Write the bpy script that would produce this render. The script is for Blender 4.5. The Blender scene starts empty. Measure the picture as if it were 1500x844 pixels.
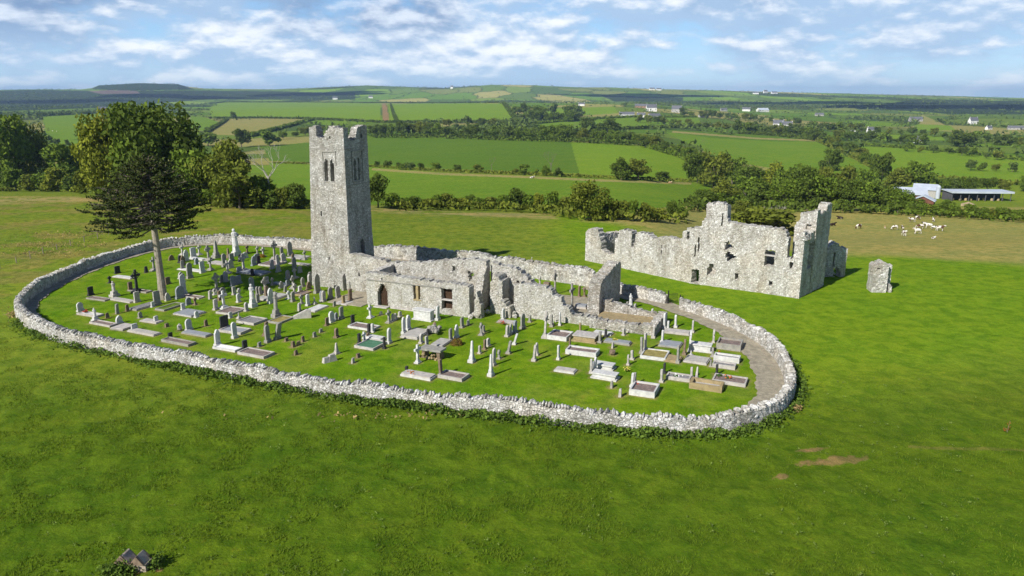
import bpy, bmesh, math, random
import numpy as np
from mathutils import Vector, Matrix
random.seed(7); RNG = np.random.default_rng(11)
R = math.radians
SC = bpy.context.scene
COL = SC.collection

# ---------------------------------------------------------------- camera
CAM_H = 24.0; FPX = 1100.0; PITCH = R(14.6)
cam = bpy.data.objects.new('camera', bpy.data.cameras.new('camera')); COL.objects.link(cam)
cam.location = (0, 0, CAM_H); cam.rotation_euler = (math.pi/2 - PITCH, 0, 0)
cam.data.sensor_width = 36.0; cam.data.lens = FPX/1500*36
cam.data.clip_start = 0.5; cam.data.clip_end = 90000
SC.camera = cam
# ---------------------------------------------------------------- sun, sky, exposure
SUN_AZ = R(43.0); SUN_EL = R(37.0)           # light travels towards (+sin az, +cos az)
sun = bpy.data.objects.new('sun', bpy.data.lights.new('sun', 'SUN')); COL.objects.link(sun)
sun.data.energy = 5.0; sun.data.angle = R(0.6); sun.data.color = (1.0, 0.955, 0.89)
ldir = Vector((math.sin(SUN_AZ)*math.cos(SUN_EL), math.cos(SUN_AZ)*math.cos(SUN_EL), -math.sin(SUN_EL)))
sun.rotation_euler = ldir.to_track_quat('-Z', 'Y').to_euler()
SC.view_settings.view_transform = 'Standard'; SC.view_settings.look = 'None'
SC.view_settings.exposure = 0.36; SC.view_settings.gamma = 1.0
SC.view_settings.use_curve_mapping = False
SC.render.engine = 'CYCLES'
SC.cycles.max_bounces = 5; SC.cycles.diffuse_bounces = 3; SC.cycles.transparent_max_bounces = 6
SC.cycles.volume_bounces = 0

world = bpy.data.worlds.new('World'); SC.world = world; world.use_nodes = True
def build_world():
    nt = world.node_tree; N = nt.nodes; L = nt.links
    N.clear()
    out = N.new('ShaderNodeOutputWorld'); bg = N.new('ShaderNodeBackground')
    bg.inputs['Strength'].default_value = 0.1
    sky = N.new('ShaderNodeTexSky'); sky.sky_type = 'NISHITA'; sky.sun_disc = False
    sky.sun_elevation = SUN_EL; sky.sun_rotation = SUN_AZ + math.pi
    sky.air_density = 1.0; sky.dust_density = 0.3; sky.ozone_density = 2.5
    tc = N.new('ShaderNodeTexCoord'); sep = N.new('ShaderNodeSeparateXYZ')
    L.new(tc.outputs['Generated'], sep.inputs[0])
    def M(op, a, b=None, clamp=False):
        n = N.new('ShaderNodeMath'); n.operation = op; n.use_clamp = clamp
        for i, v in enumerate((a, b)):
            if v is None: continue
            if isinstance(v, (int, float)): n.inputs[i].default_value = v
            else: L.new(v, n.inputs[i])
        return n.outputs[0]
    z = sep.outputs['Z']
    zc = M('MAXIMUM', z, 0.0)
    den = M('ADD', zc, 0.055)
    # cloud layer seen in perspective: flat sheet coordinates
    cx = M('DIVIDE', sep.outputs['X'], den); cy = M('DIVIDE', sep.outputs['Y'], den)
    def vec(dx, dy, s):
        c = N.new('ShaderNodeCombineXYZ')
        L.new(M('MULTIPLY', M('ADD', cx, dx), s), c.inputs[0]); L.new(M('MULTIPLY', M('ADD', cy, dy), s), c.inputs[1])
        return c.outputs[0]
    def noise(v, scale, detail, rough, dist=0.0):
        n = N.new('ShaderNodeTexNoise'); n.inputs['Scale'].default_value = scale
        n.inputs['Detail'].default_value = detail; n.inputs['Roughness'].default_value = rough
        n.inputs['Distortion'].default_value = dist
        L.new(v, n.inputs['Vector']); return n.outputs[0]
    def ramp(v, a, b, c0=0.0, c1=1.0):
        n = N.new('ShaderNodeMapRange'); n.interpolation_type = 'SMOOTHSTEP'
        n.inputs[1].default_value = a; n.inputs[2].default_value = b
        n.inputs[3].default_value = c0; n.inputs[4].default_value = c1
        L.new(v, n.inputs[0]); return n.outputs[0]
    def mix(f, a, b):
        n = N.new('ShaderNodeMix'); n.data_type = 'RGBA'
        if isinstance(f, float): n.inputs[0].default_value = f
        else: L.new(f, n.inputs[0])
        for i, v in ((6, a), (7, b)):
            if isinstance(v, tuple): n.inputs[i].default_value = (*v, 1)
            else: L.new(v, n.inputs[i])
        return n.outputs[2]
    # cumulus: noise on the view direction, squashed vertically; lit from above by comparing with the sample a little higher up
    def p3(dz, off):
        c = N.new('ShaderNodeCombineXYZ'); L.new(M('ADD', sep.outputs['X'], off), c.inputs[0]); L.new(M('ADD', sep.outputs['Y'], off*0.7), c.inputs[1])
        L.new(M('MULTIPLY', M('POWER', M('ADD', zc, 0.02+dz), 0.75), 1.9), c.inputs[2]); return c.outputs[0]
    def dens(dz):
        b1 = noise(p3(dz, 4.3), 3.7, 8, 0.55, 0.15); b2 = noise(p3(dz, 9.1), 13.0, 6, 0.55, 0.1)
        return M('ADD', M('MULTIPLY', b1, 0.72), M('MULTIPLY', b2, 0.28))
    d0 = dens(0.0); d1 = dens(0.010)
    cover = ramp(d0, 0.375, 0.490)
    lit = ramp(M('SUBTRACT', d0, d1), -0.035, 0.075)
    heavy = ramp(noise(p3(0.0, 21.0), 2.6, 3, 0.5), 0.47, 0.60)
    skyblue = mix(ramp(z, 0.0, 0.13), (3.8, 6.2, 8.6), (1.9, 4.4, 8.0))
    base = mix(ramp(z, 0.12, 0.28, 0.75, 0.0), sky.outputs[0], skyblue)
    base = mix(ramp(z, 0.13, 0.32), base, (0.42, 0.85, 2.0))
    grey = mix(M('MULTIPLY', heavy, ramp(z, 0.03, 0.10)), (3.5, 4.9, 6.8), (1.9, 2.9, 4.7))
    cloud = mix(lit, grey, mix(M('MULTIPLY', heavy, 0.45), (8.2, 8.5, 8.9), (4.2, 5.4, 7.2)))
    amount = M('MULTIPLY', M('MULTIPLY', cover, ramp(z, 0.0, 0.05, 0.5, 0.95)), ramp(z, 0.125, 0.25, 1.0, 0.04))
    final = mix(amount, base, cloud)
    L.new(final, bg.inputs['Color']); L.new(bg.outputs[0], out.inputs['Surface'])
build_world()
# air: pale even haze over the whole land (the sky and the clouds are outside it)
def build_haze():
    x, y0, y1, z0, z1 = 90000, -3000, 18500, -460, 150
    me = bpy.data.meshes.new('haze'); vs = [(sx*x, yy, zz) for zz in (z0, z1) for sx, yy in ((-1,y0),(1,y0),(1,y1),(-1,y1))]
    me.from_pydata(vs, [], [(3,2,1,0),(4,5,6,7),(0,1,5,4),(1,2,6,5),(2,3,7,6),(3,0,4,7)])
    o = bpy.data.objects.new('haze', me); COL.objects.link(o); o['kind'] = 'stuff'; o['label'] = 'pale blue summer haze lying over the distant land'
    m = bpy.data.materials.new('haze'); m.use_nodes = True; N = m.node_tree.nodes; N.clear()
    out = N.new('ShaderNodeOutputMaterial'); v = N.new('ShaderNodeVolumePrincipled')
    v.inputs['Color'].default_value = (0.46, 0.68, 1.0, 1); v.inputs['Density'].default_value = 5.5e-5; v.inputs['Anisotropy'].default_value = 0.0
    m.node_tree.links.new(v.outputs[0], out.inputs['Volume']); me.materials.append(m)
build_haze()

# ---------------------------------------------------------------- numeric helpers
def P(px, py, z=0.0):
    a = (px-750)/FPX; b = (422-py)/FPX
    dy = math.cos(PITCH)+b*math.sin(PITCH); dz = -math.sin(PITCH)+b*math.cos(PITCH)
    t = (z-CAM_H)/dz
    return Vector((a*t, dy*t, z))
def proj(x, y, z):
    d = y*math.cos(PITCH)+(CAM_H-z)*math.sin(PITCH)
    v = (z-CAM_H)*math.cos(PITCH)+y*math.sin(PITCH)
    return 750+FPX*x/d, 422-FPX*v/d
def smooth(a, b, x):
    t = np.clip((x-a)/(b-a), 0, 1); return t*t*(3-2*t)
def _hash(ix, iy, seed):
    h = (ix.astype(np.int64)*374761393 + iy.astype(np.int64)*668265263 + seed*974711) & 0xffffffff
    h = ((h ^ (h >> 13))*1274126177) & 0xffffffff
    return ((h ^ (h >> 16)) & 0xffff)/65535.0
def vnoise(x, y, seed=0):
    x = np.asarray(x, float); y = np.asarray(y, float)
    ix = np.floor(x); iy = np.floor(y); fx = x-ix; fy = y-iy
    ix = ix.astype(np.int64); iy = iy.astype(np.int64)
    fx = fx*fx*(3-2*fx); fy = fy*fy*(3-2*fy)
    a = _hash(ix, iy, seed); b = _hash(ix+1, iy, seed); c = _hash(ix, iy+1, seed); d = _hash(ix+1, iy+1, seed)
    return (a*(1-fx)+b*fx)*(1-fy)+(c*(1-fx)+d*fx)*fy
def fbm(x, y, seed=0, o=4):
    s = 0; a = 0.5; n = 0
    for k in range(o):
        s = s+a*vnoise(np.asarray(x)*2**k, np.asarray(y)*2**k, seed+k*17); n += a; a *= 0.5
    return s/n
# ---------------------------------------------------------------- terrain height
_YG = np.concatenate([np.linspace(-400, 400, 801), np.geomspace(402, 40000, 900)])
def _prof(pts):
    ys, zs = zip(*pts); z = np.interp(_YG, ys, zs)
    for _ in range(3):
        k = np.ones(15)/15; z = np.convolve(np.pad(z, 7, 'edge'), k, 'valid')
    return z
_PL = _prof([(-400,0),(168,0),(195,-1.2),(250,-9),(350,-20),(500,-31),(900,-40),(1500,-38),(2400,-38),(3300,-38),(4200,-38)])
_PC = _prof([(-400,0),(145,0),(175,-3),(220,-8),(330,-15.5),(450,-21.7),(650,-27),(900,-30.5),(1200,-34),(1500,-34),(1900,-27),(2600,-12.5),(2750,-13),(3400,-30),(4200,-26)])
_PR = _prof([(-400,0),(100,0),(125,-1.2),(172,-8.2),(260,-15),(366,-28.5),(600,-36),(1000,-41),(1600,-45),(2600,-44),(3400,-38),(4200,-26)])
_RX = np.array([-400,0,120,136,146,205,262,274,300,400,480,540,600,650,720,780,850,900,1000,1100,1200,1300,1400,1500,1900])
_RY = np.array([132,132,131,129,125,122,123.5,127,130,131,128,125.5,127.5,129,124.5,125,128,129,131.5,134,136.5,139,141.5,144,146])
def zt(x, y):
    x = np.asarray(x, float); y = np.asarray(y, float)
    u = x/np.maximum(y, 60.0)
    L = np.interp(y, _YG, _PL); C = np.interp(y, _YG, _PC); Rr = np.interp(y, _YG, _PR)
    wl = smooth(-0.02, -0.42, u) if False else 1-smooth(-0.40, -0.02, u)
    wr = smooth(0.14, 0.34, u)
    z = L*wl+Rr*wr+C*(1-wl-wr)
    # far ridge
    px = 750+FPX*u/math.cos(PITCH)
    rid = np.interp(px, _RX, _RY)
    zr = CAM_H-6800*np.tan(PITCH+np.arctan((rid-422)/FPX))
    f = smooth(4000, 6800, y)
    z = z*(1-f)+zr*f
    g = smooth(7200, 10500, y)
    z = z*(1-g)+(-380)*g
    fr = smooth(9500, 12500, y)*(1-smooth(-0.36, -0.20, u))
    z = z+fr*(400+40*(fbm(u*9, y*0+3.0, 5)-0.5))*(1-smooth(13500, 17000, y))
    amp = smooth(600, 2600, y)*9*(1-0.6*smooth(5500, 6800, y))
    z = z+amp*(fbm(x/420, y/420, 3)-0.5)*2
    return z
def zt1(x, y): return float(zt(x, y))
_MY = np.geomspace(28, 17500, 9000)
def hit(px, py, ymin=28, ymax=17500):
    """ground point seen at a photo pixel"""
    a = (px-750)/FPX; b = (422-py)/FPX
    dy = math.cos(PITCH)+b*math.sin(PITCH); dz = -math.sin(PITCH)+b*math.cos(PITCH)
    m = _MY[(_MY >= ymin) & (_MY <= ymax)]
    t = m/dy
    gap = CAM_H+dz*t-zt(a*t, m)
    k = np.where(gap <= 0)[0]
    i = int(k[0]) if len(k) else int(np.argmin(gap/m))
    y = float(m[i]); x = float(a*t[i])
    return Vector((x, y, zt1(x, y)))
def mpp(y): return (y*math.cos(PITCH)+20*math.sin(PITCH))/FPX     # metres per photo pixel at distance y

# ---------------------------------------------------------------- object helpers
def tag(o, label=None, cat=None, group=None, kind=None):
    if label: o['label'] = label
    if cat: o['category'] = cat
    if group: o['group'] = group
    if kind: o['kind'] = kind
    return o
def empty(name, loc, rz=0.0, label=None, cat=None, group=None):
    o = bpy.data.objects.new(name, None); COL.objects.link(o); o.empty_display_size = 0.3
    o.location = loc; o.rotation_euler = (0, 0, rz)
    return tag(o, label, cat, group)
class MB:
    def __init__(s): s.v = []; s.f = []; s.m = []; s.mi = 0
    def add(s, vs, fs):
        n = len(s.v); s.v.extend([tuple(v) for v in vs]); s.f.extend([tuple(n+i for i in f) for f in fs]); s.m.extend([s.mi]*len(fs))
    def box(s, x0, x1, y0, y1, z0, z1, taper=0.0, jit=0.0):
        cx, cy = (x0+x1)/2, (y0+y1)/2; k = 1-taper
        vs = [(x0,y0,z0),(x1,y0,z0),(x1,y1,z0),(x0,y1,z0)]+[(cx+(x-cx)*k, cy+(y-cy)*k, z1) for x, y in ((x0,y0),(x1,y0),(x1,y1),(x0,y1))]
        if jit: vs = [tuple(c+random.uniform(-jit, jit) for c in v) for v in vs]
        s.add(vs, [(3,2,1,0),(4,5,6,7),(0,1,5,4),(1,2,6,5),(2,3,7,6),(3,0,4,7)])
    def prism(s, pts, a0, a1, axis='x'):
        """outline pts (p,q): axis x -> p is y, q is z"""
        n = len(pts)
        if axis == 'x': lo = [(a0,p,q) for p,q in pts]; hi = [(a1,p,q) for p,q in pts]
        elif axis == 'y': lo = [(p,a0,q) for p,q in pts]; hi = [(p,a1,q) for p,q in pts]
        else: lo = [(p,q,a0) for p,q in pts]; hi = [(p,q,a1) for p,q in pts]
        s.add(lo+hi, [tuple(range(n-1,-1,-1)), tuple(range(n,2*n))]+[(i,(i+1)%n,n+(i+1)%n,n+i) for i in range(n)])
    def tube(s, pts, rads, n=7, cap=True):
        rings = []
        for i, p in enumerate(pts):
            p = Vector(p)
            d = (Vector(pts[min(i+1,len(pts)-1)])-Vector(pts[max(i-1,0)])).normalized()
            u = d.cross(Vector((0.31,0.17,0.93)) if abs(d.z) < 0.9 else Vector((1,0,0))).normalized(); w = d.cross(u)
            rings.append([p+(u*math.cos(2*math.pi*k/n)+w*math.sin(2*math.pi*k/n))*rads[i] for k in range(n)])
        vs = [v for r in rings for v in r]; fs = []
        for i in range(len(pts)-1):
            for k in range(n):
                a = i*n+k; b = i*n+(k+1)%n; fs.append((a,b,b+n,a+n))
        if cap: fs.append(tuple(range(n-1,-1,-1))); fs.append(tuple((len(pts)-1)*n+k for k in range(n)))
        s.add(vs, fs)
    def lathe(s, prof, n=10, c=(0,0)):
        s.tube_ring([(r, z) for r, z in prof], n, c)
    def tube_ring(s, prof, n, c):
        vs = [(c[0]+r*math.cos(2*math.pi*k/n), c[1]+r*math.sin(2*math.pi*k/n), z) for r, z in prof for k in range(n)]
        fs = [(i*n+k, i*n+(k+1)%n, (i+1)*n+(k+1)%n, (i+1)*n+k) for i in range(len(prof)-1) for k in range(n)]
        fs += [tuple(range(n-1,-1,-1)), tuple((len(prof)-1)*n+k for k in range(n))]
        s.add(vs, fs)
    def rock(s, c, rx, ry, rz, rot=0.0, rough=0.22, tilt=0.0):
        bm = bmesh.new(); bmesh.ops.create_icosphere(bm, subdivisions=1, radius=1.0)
        ca, sa = math.cos(rot), math.sin(rot); vs = []
        for v in bm.verts:
            k = 1+random.uniform(-rough, rough)
            x, y, z = v.co.x*rx*k, v.co.y*ry*k, v.co.z*rz*k
            x += z*tilt
            vs.append((c[0]+x*ca-y*sa, c[1]+x*sa+y*ca, c[2]+z))
        bm.faces.ensure_lookup_table(); fs = [tuple(v.index for v in f.verts) for f in bm.faces]; bm.free()
        s.add(vs, fs)
    def build(s, name, mat, parent=None, smooth_=False):
        me = bpy.data.meshes.new(name); me.from_pydata(s.v, [], s.f)
        mats = mat if isinstance(mat, (list, tuple)) else [mat]
        for m in mats: me.materials.append(m)
        if len(mats) > 1: me.polygons.foreach_set('material_index', s.m)
        if smooth_: me.polygons.foreach_set('use_smooth', [True]*len(me.polygons))
        me.update()
        o = bpy.data.objects.new(name, me); COL.objects.link(o)
        if parent: o.parent = parent
        return o
def np_mesh(name, V, F, mat, parent=None, attrs=None, smooth_=False):
    """V (n,3), F (m,k) arrays"""
    me = bpy.data.meshes.new(name); k = F.shape[1]
    me.vertices.add(len(V)); me.vertices.foreach_set('co', np.ascontiguousarray(V, np.float32).ravel())
    me.loops.add(F.size); me.loops.foreach_set('vertex_index', np.ascontiguousarray(F, np.int32).ravel())
    me.polygons.add(len(F)); me.polygons.foreach_set('loop_start', np.arange(0, F.size, k, dtype=np.int32))
    me.polygons.foreach_set('loop_total', np.full(len(F), k, np.int32))
    if smooth_: me.polygons.foreach_set('use_smooth', np.ones(len(F), bool))
    me.update(calc_edges=True); me.validate()
    for an, arr in (attrs or {}).items():
        if arr.ndim == 2:
            at = me.attributes.new(an, 'FLOAT_COLOR', 'POINT'); c = np.ones((len(V), 4), np.float32); c[:, :3] = arr; at.data.foreach_set('color', c.ravel())
        else:
            at = me.attributes.new(an, 'FLOAT', 'POINT'); at.data.foreach_set('value', np.ascontiguousarray(arr, np.float32))
    me.materials.append(mat)
    o = bpy.data.objects.new(name, me); COL.objects.link(o)
    if parent: o.parent = parent
    return o
def copy_tree(o, parent=None):
    c = o.copy(); COL.objects.link(c)
    if parent: c.parent = parent
    for ch in list(o.children): copy_tree(ch, c)
    return c

# ---------------------------------------------------------------- materials
def newmat(name):
    m = bpy.data.materials.new(name); m.use_nodes = True; nt = m.node_tree
    b = nt.nodes['Principled BSDF']; b.inputs['Roughness'].default_value = 0.9
    b.inputs['Specular IOR Level'].default_value = 0.2
    return m, nt, b
class NT:
    def __init__(s, nt): s.nt = nt; s.N = nt.nodes; s.L = nt.links
    def coord(s, out='Object'):
        return s.N.new('ShaderNodeTexCoord').outputs[out]
    def noise(s, v, scale, detail=4, rough=0.55, dist=0.0, out=0):
        n = s.N.new('ShaderNodeTexNoise'); n.inputs['Scale'].default_value = scale; n.inputs['Detail'].default_value = detail
        n.inputs['Roughness'].default_value = rough; n.inputs['Distortion'].default_value = dist
        if v is not None: s.L.new(v, n.inputs['Vector'])
        return n.outputs[out]
    def vor(s, v, scale, feature='F1', out='Color', rnd=1.0):
        n = s.N.new('ShaderNodeTexVoronoi'); n.feature = feature; n.inputs['Scale'].default_value = scale
        n.inputs['Randomness'].default_value = rnd
        s.L.new(v, n.inputs['Vector']); return n.outputs[out]
    def rng(s, v, a, b, c=0.0, d=1.0, smoothstep=True):
        n = s.N.new('ShaderNodeMapRange'); n.interpolation_type = 'SMOOTHSTEP' if smoothstep else 'LINEAR'
        for i, x in enumerate((a, b, c, d)): n.inputs[i+1].default_value = x
        s.L.new(v, n.inputs[0]); return n.outputs[0]
    def math(s, op, a, b=0.0):
        n = s.N.new('ShaderNodeMath'); n.operation = op
        for i, v in enumerate((a, b)):
            if isinstance(v, (int, float)): n.inputs[i].default_value = v
            else: s.L.new(v, n.inputs[i])
        return n.outputs[0]
    def mix(s, f, a, b, mode='MIX'):
        n = s.N.new('ShaderNodeMix'); n.data_type = 'RGBA'; n.blend_type = mode
        if isinstance(f, (int, float)): n.inputs[0].default_value = f
        else: s.L.new(f, n.inputs[0])
        for i, v in ((6, a), (7, b)):
            if isinstance(v, tuple): n.inputs[i].default_value = (*v, 1)
            else: s.L.new(v, n.inputs[i])
        return n.outputs[2]
    def ramp(s, v, stops):
        n = s.N.new('ShaderNodeValToRGB'); cr = n.color_ramp
        while len(cr.elements) < len(stops): cr.elements.new(0.5)
        for e, (p, c) in zip(cr.elements, stops): e.position = p; e.color = (*c, 1)
        s.L.new(v, n.inputs[0]); return n.outputs[0]
    def bump(s, h, strength, dist, bsdf):
        n = s.N.new('ShaderNodeBump'); n.inputs['Strength'].default_value = strength; n.inputs['Distance'].default_value = dist
        s.L.new(h, n.inputs['Height']); s.L.new(n.outputs[0], bsdf.inputs['Normal'])
    def sepc(s, c):
        n = s.N.new('ShaderNodeSeparateColor'); s.L.new(c, n.inputs[0]); return n.outputs[0]
    def map(s, v, sc):
        n = s.N.new('ShaderNodeMapping'); n.inputs['Scale'].default_value = sc; s.L.new(v, n.inputs['Vector']); return n.outputs[0]

def stone_mat(name, stops, scale=3.4, warm=(0.30,0.24,0.16), warmth=0.45, lichen=0.35, flat=1.25):
    m, nt, b = newmat(name); n = NT(nt)
    co = n.coord('Object')
    w = n.noise(co, 1.3, 3, out=1)
    cow = n.mix(0.06, co, w, 'ADD')
    cs = n.map(cow, (1, 1, flat))
    rnd = n.sepc(n.vor(cs, scale)); rnd2 = n.sepc(n.vor(cs, scale*2.3))
    edge = n.vor(cs, scale, 'DISTANCE_TO_EDGE', 'Distance')
    rr_ = n.math('ADD', n.math('ADD', n.math('MULTIPLY', rnd, 0.70), n.math('MULTIPLY', rnd2, 0.22)), n.math('MULTIPLY', n.rng(n.noise(co, 0.9, 5, 0.62), 0.3, 0.7), 0.34))
    col = n.ramp(n.math('SUBTRACT', rr_, 0.10), stops)
    big = n.noise(co, 0.33, 5, 0.6)
    col = n.mix(n.math('MULTIPLY', n.rng(big, 0.45, 0.68), warmth), col, n.mix(1.0, col, (1.0, 0.87, 0.68), 'MULTIPLY'))
    strk = n.noise(n.map(co, (1.0, 1.0, 0.22)), 0.8, 5, 0.65)
    col = n.mix(n.math('MULTIPLY', n.rng(strk, 0.46, 0.70), 0.7), col, n.mix(1.0, col, (0.55, 0.52, 0.46), 'MULTIPLY'))
    li = n.noise(co, 5.5, 6, 0.7)
    col = n.mix(n.math('MULTIPLY', n.rng(li, 0.56, 0.66), lichen), col, (0.62, 0.62, 0.58))
    dk = n.noise(co, 2.1, 5, 0.65)
    col = n.mix(n.math('MULTIPLY', n.rng(dk, 0.55, 0.70), 0.55), col, (0.13, 0.12, 0.10))
    mort = n.rng(edge, 0.0, 0.07, 1.0, 0.0)
    col = n.mix(n.math('MULTIPLY', mort, 0.62), col, warm if False else (0.13, 0.115, 0.09))
    nt.links.new(col, b.inputs['Base Color'])
    h = n.math('ADD', n.math('MULTIPLY', n.rng(edge, 0.0, 0.14), 0.7), n.math('MULTIPLY', n.noise(co, 7, 5, 0.65), 0.6))
    n.bump(h, 0.9, 0.09, b); b.inputs['Roughness'].default_value = 0.95
    return m
G0 = [(0.0,(0.13,0.12,0.10)),(0.25,(0.28,0.26,0.22)),(0.5,(0.40,0.385,0.34)),(0.75,(0.50,0.49,0.45)),(1.0,(0.66,0.65,0.61))]
M_WALL = stone_mat('dry stone', [(0.0,(0.20,0.19,0.165)),(0.25,(0.38,0.37,0.335)),(0.5,(0.52,0.51,0.475)),(0.75,(0.62,0.61,0.58)),(1.0,(0.76,0.76,0.73))], 4.2, lichen=0.5)
M_COPE = stone_mat('coping stone', [(0.0,(0.26,0.25,0.22)),(0.5,(0.49,0.48,0.45)),(1.0,(0.68,0.68,0.65))], 1.6, lichen=0.5, warmth=0.25)
M_CHURCH = stone_mat('church rubble', [(0.0,(0.342,0.325,0.274)),(0.25,(0.479,0.462,0.399)),(0.5,(0.559,0.541,0.479)),(0.75,(0.627,0.616,0.570)),(1.0,(0.718,0.707,0.661))], 5.6, lichen=0.3, warmth=0.3)
M_TOWER = stone_mat('tower rubble', [(0.0,(0.260,0.248,0.218)),(0.25,(0.378,0.366,0.325)),(0.5,(0.460,0.448,0.407)),(0.78,(0.566,0.555,0.513)),(1.0,(0.779,0.767,0.732))], 5.2, lichen=0.35, warmth=0.3)
M_COLLEGE = stone_mat('college rubble', [(0.0,(0.310,0.287,0.241)),(0.22,(0.483,0.460,0.414)),(0.5,(0.564,0.546,0.494)),(0.75,(0.667,0.655,0.609)),(1.0,(0.820,0.816,0.782))], 5.0, lichen=0.4, warmth=0.35)

M_RUBBLE = stone_mat('rubble core pale', [(0.0,(0.20,0.185,0.155)),(0.3,(0.36,0.34,0.295)),(0.6,(0.49,0.47,0.42)),(1.0,(0.68,0.67,0.63))], 5.0, lichen=0.35, warmth=0.4)
def plain_mat(name, col, var=0.25, scale=3.0, rough=0.85, speck=0.0, dirt=(0.5,0.48,0.42)):
    m, nt, b = newmat(name); n = NT(nt); co = n.coord('Object')
    a = n.noise(co, scale, 5, 0.65)
    c = n.mix(n.rng(a, 0.3, 0.7), tuple(x*(1-var) for x in col), tuple(min(x*(1+var*0.6), 0.85) for x in col))
    d = n.noise(co, scale*0.5, 4, 0.6)
    c = n.mix(n.math('MULTIPLY', n.rng(d, 0.52, 0.7), 0.5), c, tuple(x*k*1.4 for x, k in zip(col, dirt)))
    if speck:
        s = n.sepc(n.vor(co, 18)); c = n.mix(n.math('MULTIPLY', n.rng(s, 0.3, 0.7), speck), c, tuple(x*0.45 for x in col))
    nt.links.new(c, b.inputs['Base Color']); b.inputs['Roughness'].default_value = rough
    n.bump(n.noise(co, scale*4, 4), 0.25, 0.02, b)
    return m
MAT = dict(
    white=plain_mat('white marble', (0.56,0.56,0.54), 0.25, dirt=(0.45,0.44,0.38)), pale=plain_mat('pale limestone', (0.45,0.425,0.395), 0.3, dirt=(0.5,0.47,0.38)),
    grey=plain_mat('grey limestone', (0.30,0.29,0.26), 0.3, dirt=(0.6,0.55,0.4)), dark=plain_mat('dark granite', (0.045,0.045,0.05), 0.3, rough=0.4),
    brown=plain_mat('brown weathered stone', (0.22,0.165,0.115), 0.35), slate=plain_mat('blue grey stone', (0.27,0.29,0.31), 0.2),
    tan=plain_mat('tan sandstone', (0.33,0.26,0.14), 0.3), concrete=plain_mat('concrete', (0.40,0.39,0.36), 0.25),
    gravel=plain_mat('brown gravel', (0.26,0.20,0.175), 0.35, 2.0, speck=0.8), paleg=plain_mat('pale gravel', (0.46,0.44,0.40), 0.2, 2.0, speck=0.4),
    greyg=plain_mat('grey gravel', (0.27,0.265,0.26), 0.25, 2.0, speck=0.7), green=plain_mat('green glass gravel', (0.09,0.22,0.13), 0.3, 2.0, speck=0.6),
    whiteg=plain_mat('white chippings', (0.78,0.78,0.76), 0.08, 2.0), red=plain_mat('red flowers', (0.55,0.04,0.03), 0.3, 8), orange=plain_mat('orange flowers', (0.5,0.16,0.04), 0.3, 8),
    yellow=plain_mat('yellow flowers', (0.6,0.5,0.1), 0.3, 8), leaf=plain_mat('flower leaves', (0.05,0.10,0.02), 0.3, 8),
    turf=plain_mat('grave turf', (0.11,0.17,0.02), 0.4, 3), drygrass=plain_mat('dry grave grass', (0.28,0.24,0.08), 0.4, 3),
    iron=plain_mat('black iron', (0.02,0.02,0.022), 0.2, rough=0.5), wood=plain_mat('old oak', (0.06,0.035,0.02), 0.4, 4),
    post=plain_mat('fence wood', (0.24,0.20,0.15), 0.3, 4), render=plain_mat('white render', (0.78,0.77,0.74), 0.06, 0.3),
    slateroof=plain_mat('slate roof', (0.13,0.135,0.15), 0.2, 0.6), glass=plain_mat('window glass', (0.03,0.035,0.045), 0.1, rough=0.15),
    tin=plain_mat('metal roof', (0.48,0.53,0.60), 0.15, 0.25, rough=0.5), rust=plain_mat('rusty cladding', (0.15,0.065,0.045), 0.3, 0.4),
    interior=plain_mat('shed steel', (0.10,0.10,0.11), 0.2, 0.4), hay=plain_mat('bales', (0.42,0.33,0.2), 0.3, 0.8),
    soil=plain_mat('bare soil', (0.20,0.115,0.06), 0.3, 2.0), bark=plain_mat('bark', (0.17,0.145,0.11), 0.35, 2.0),
    deadwood=plain_mat('dead wood', (0.45,0.42,0.37), 0.25, 2.0), path=plain_mat('path gravel', (0.36,0.32,0.235), 0.35, 1.6, speck=0.45),
    gable=plain_mat('old grey sandstone', (0.40,0.335,0.27), 0.3, 3.0), brick=plain_mat('brick house', (0.33,0.2,0.14), 0.2, 0.5),
)
def leaf_mat(name, col, var=0.45, trans=0.25):
    m, nt, b = newmat(name); n = NT(nt)
    at = n.N.new('ShaderNodeAttribute'); at.attribute_name = 'tint'
    oi = n.N.new('ShaderNodeObjectInfo')
    co = n.coord('Object')
    t = n.math('ADD', n.math('MULTIPLY', at.outputs['Fac'], 0.7), n.math('MULTIPLY', n.noise(co, 0.35, 3), 0.3))
    lo = tuple(c*(1-var) for c in col); hi = (min(col[0]*(1+var*1.3), 1), col[1]*(1+var), col[2]*(1+var*0.6))
    c = n.mix(n.rng(t, 0.1, 0.9), lo, hi)
    c = n.mix(n.math('MULTIPLY', oi.outputs['Random'], 0.35), c, (col[0]*1.12, col[1]*1.0, col[2]*0.8))
    nt.links.new(c, b.inputs['Base Color'])
    tr = n.N.new('ShaderNodeBsdfTranslucent'); nt.links.new(c, tr.inputs['Color'])
    mx = n.N.new('ShaderNodeMixShader'); mx.inputs[0].default_value = trans
    nt.links.new(b.outputs[0], mx.inputs[1]); nt.links.new(tr.outputs[0], mx.inputs[2])
    nt.links.new(mx.outputs[0], nt.nodes['Material Output'].inputs['Surface'])
    return m
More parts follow.
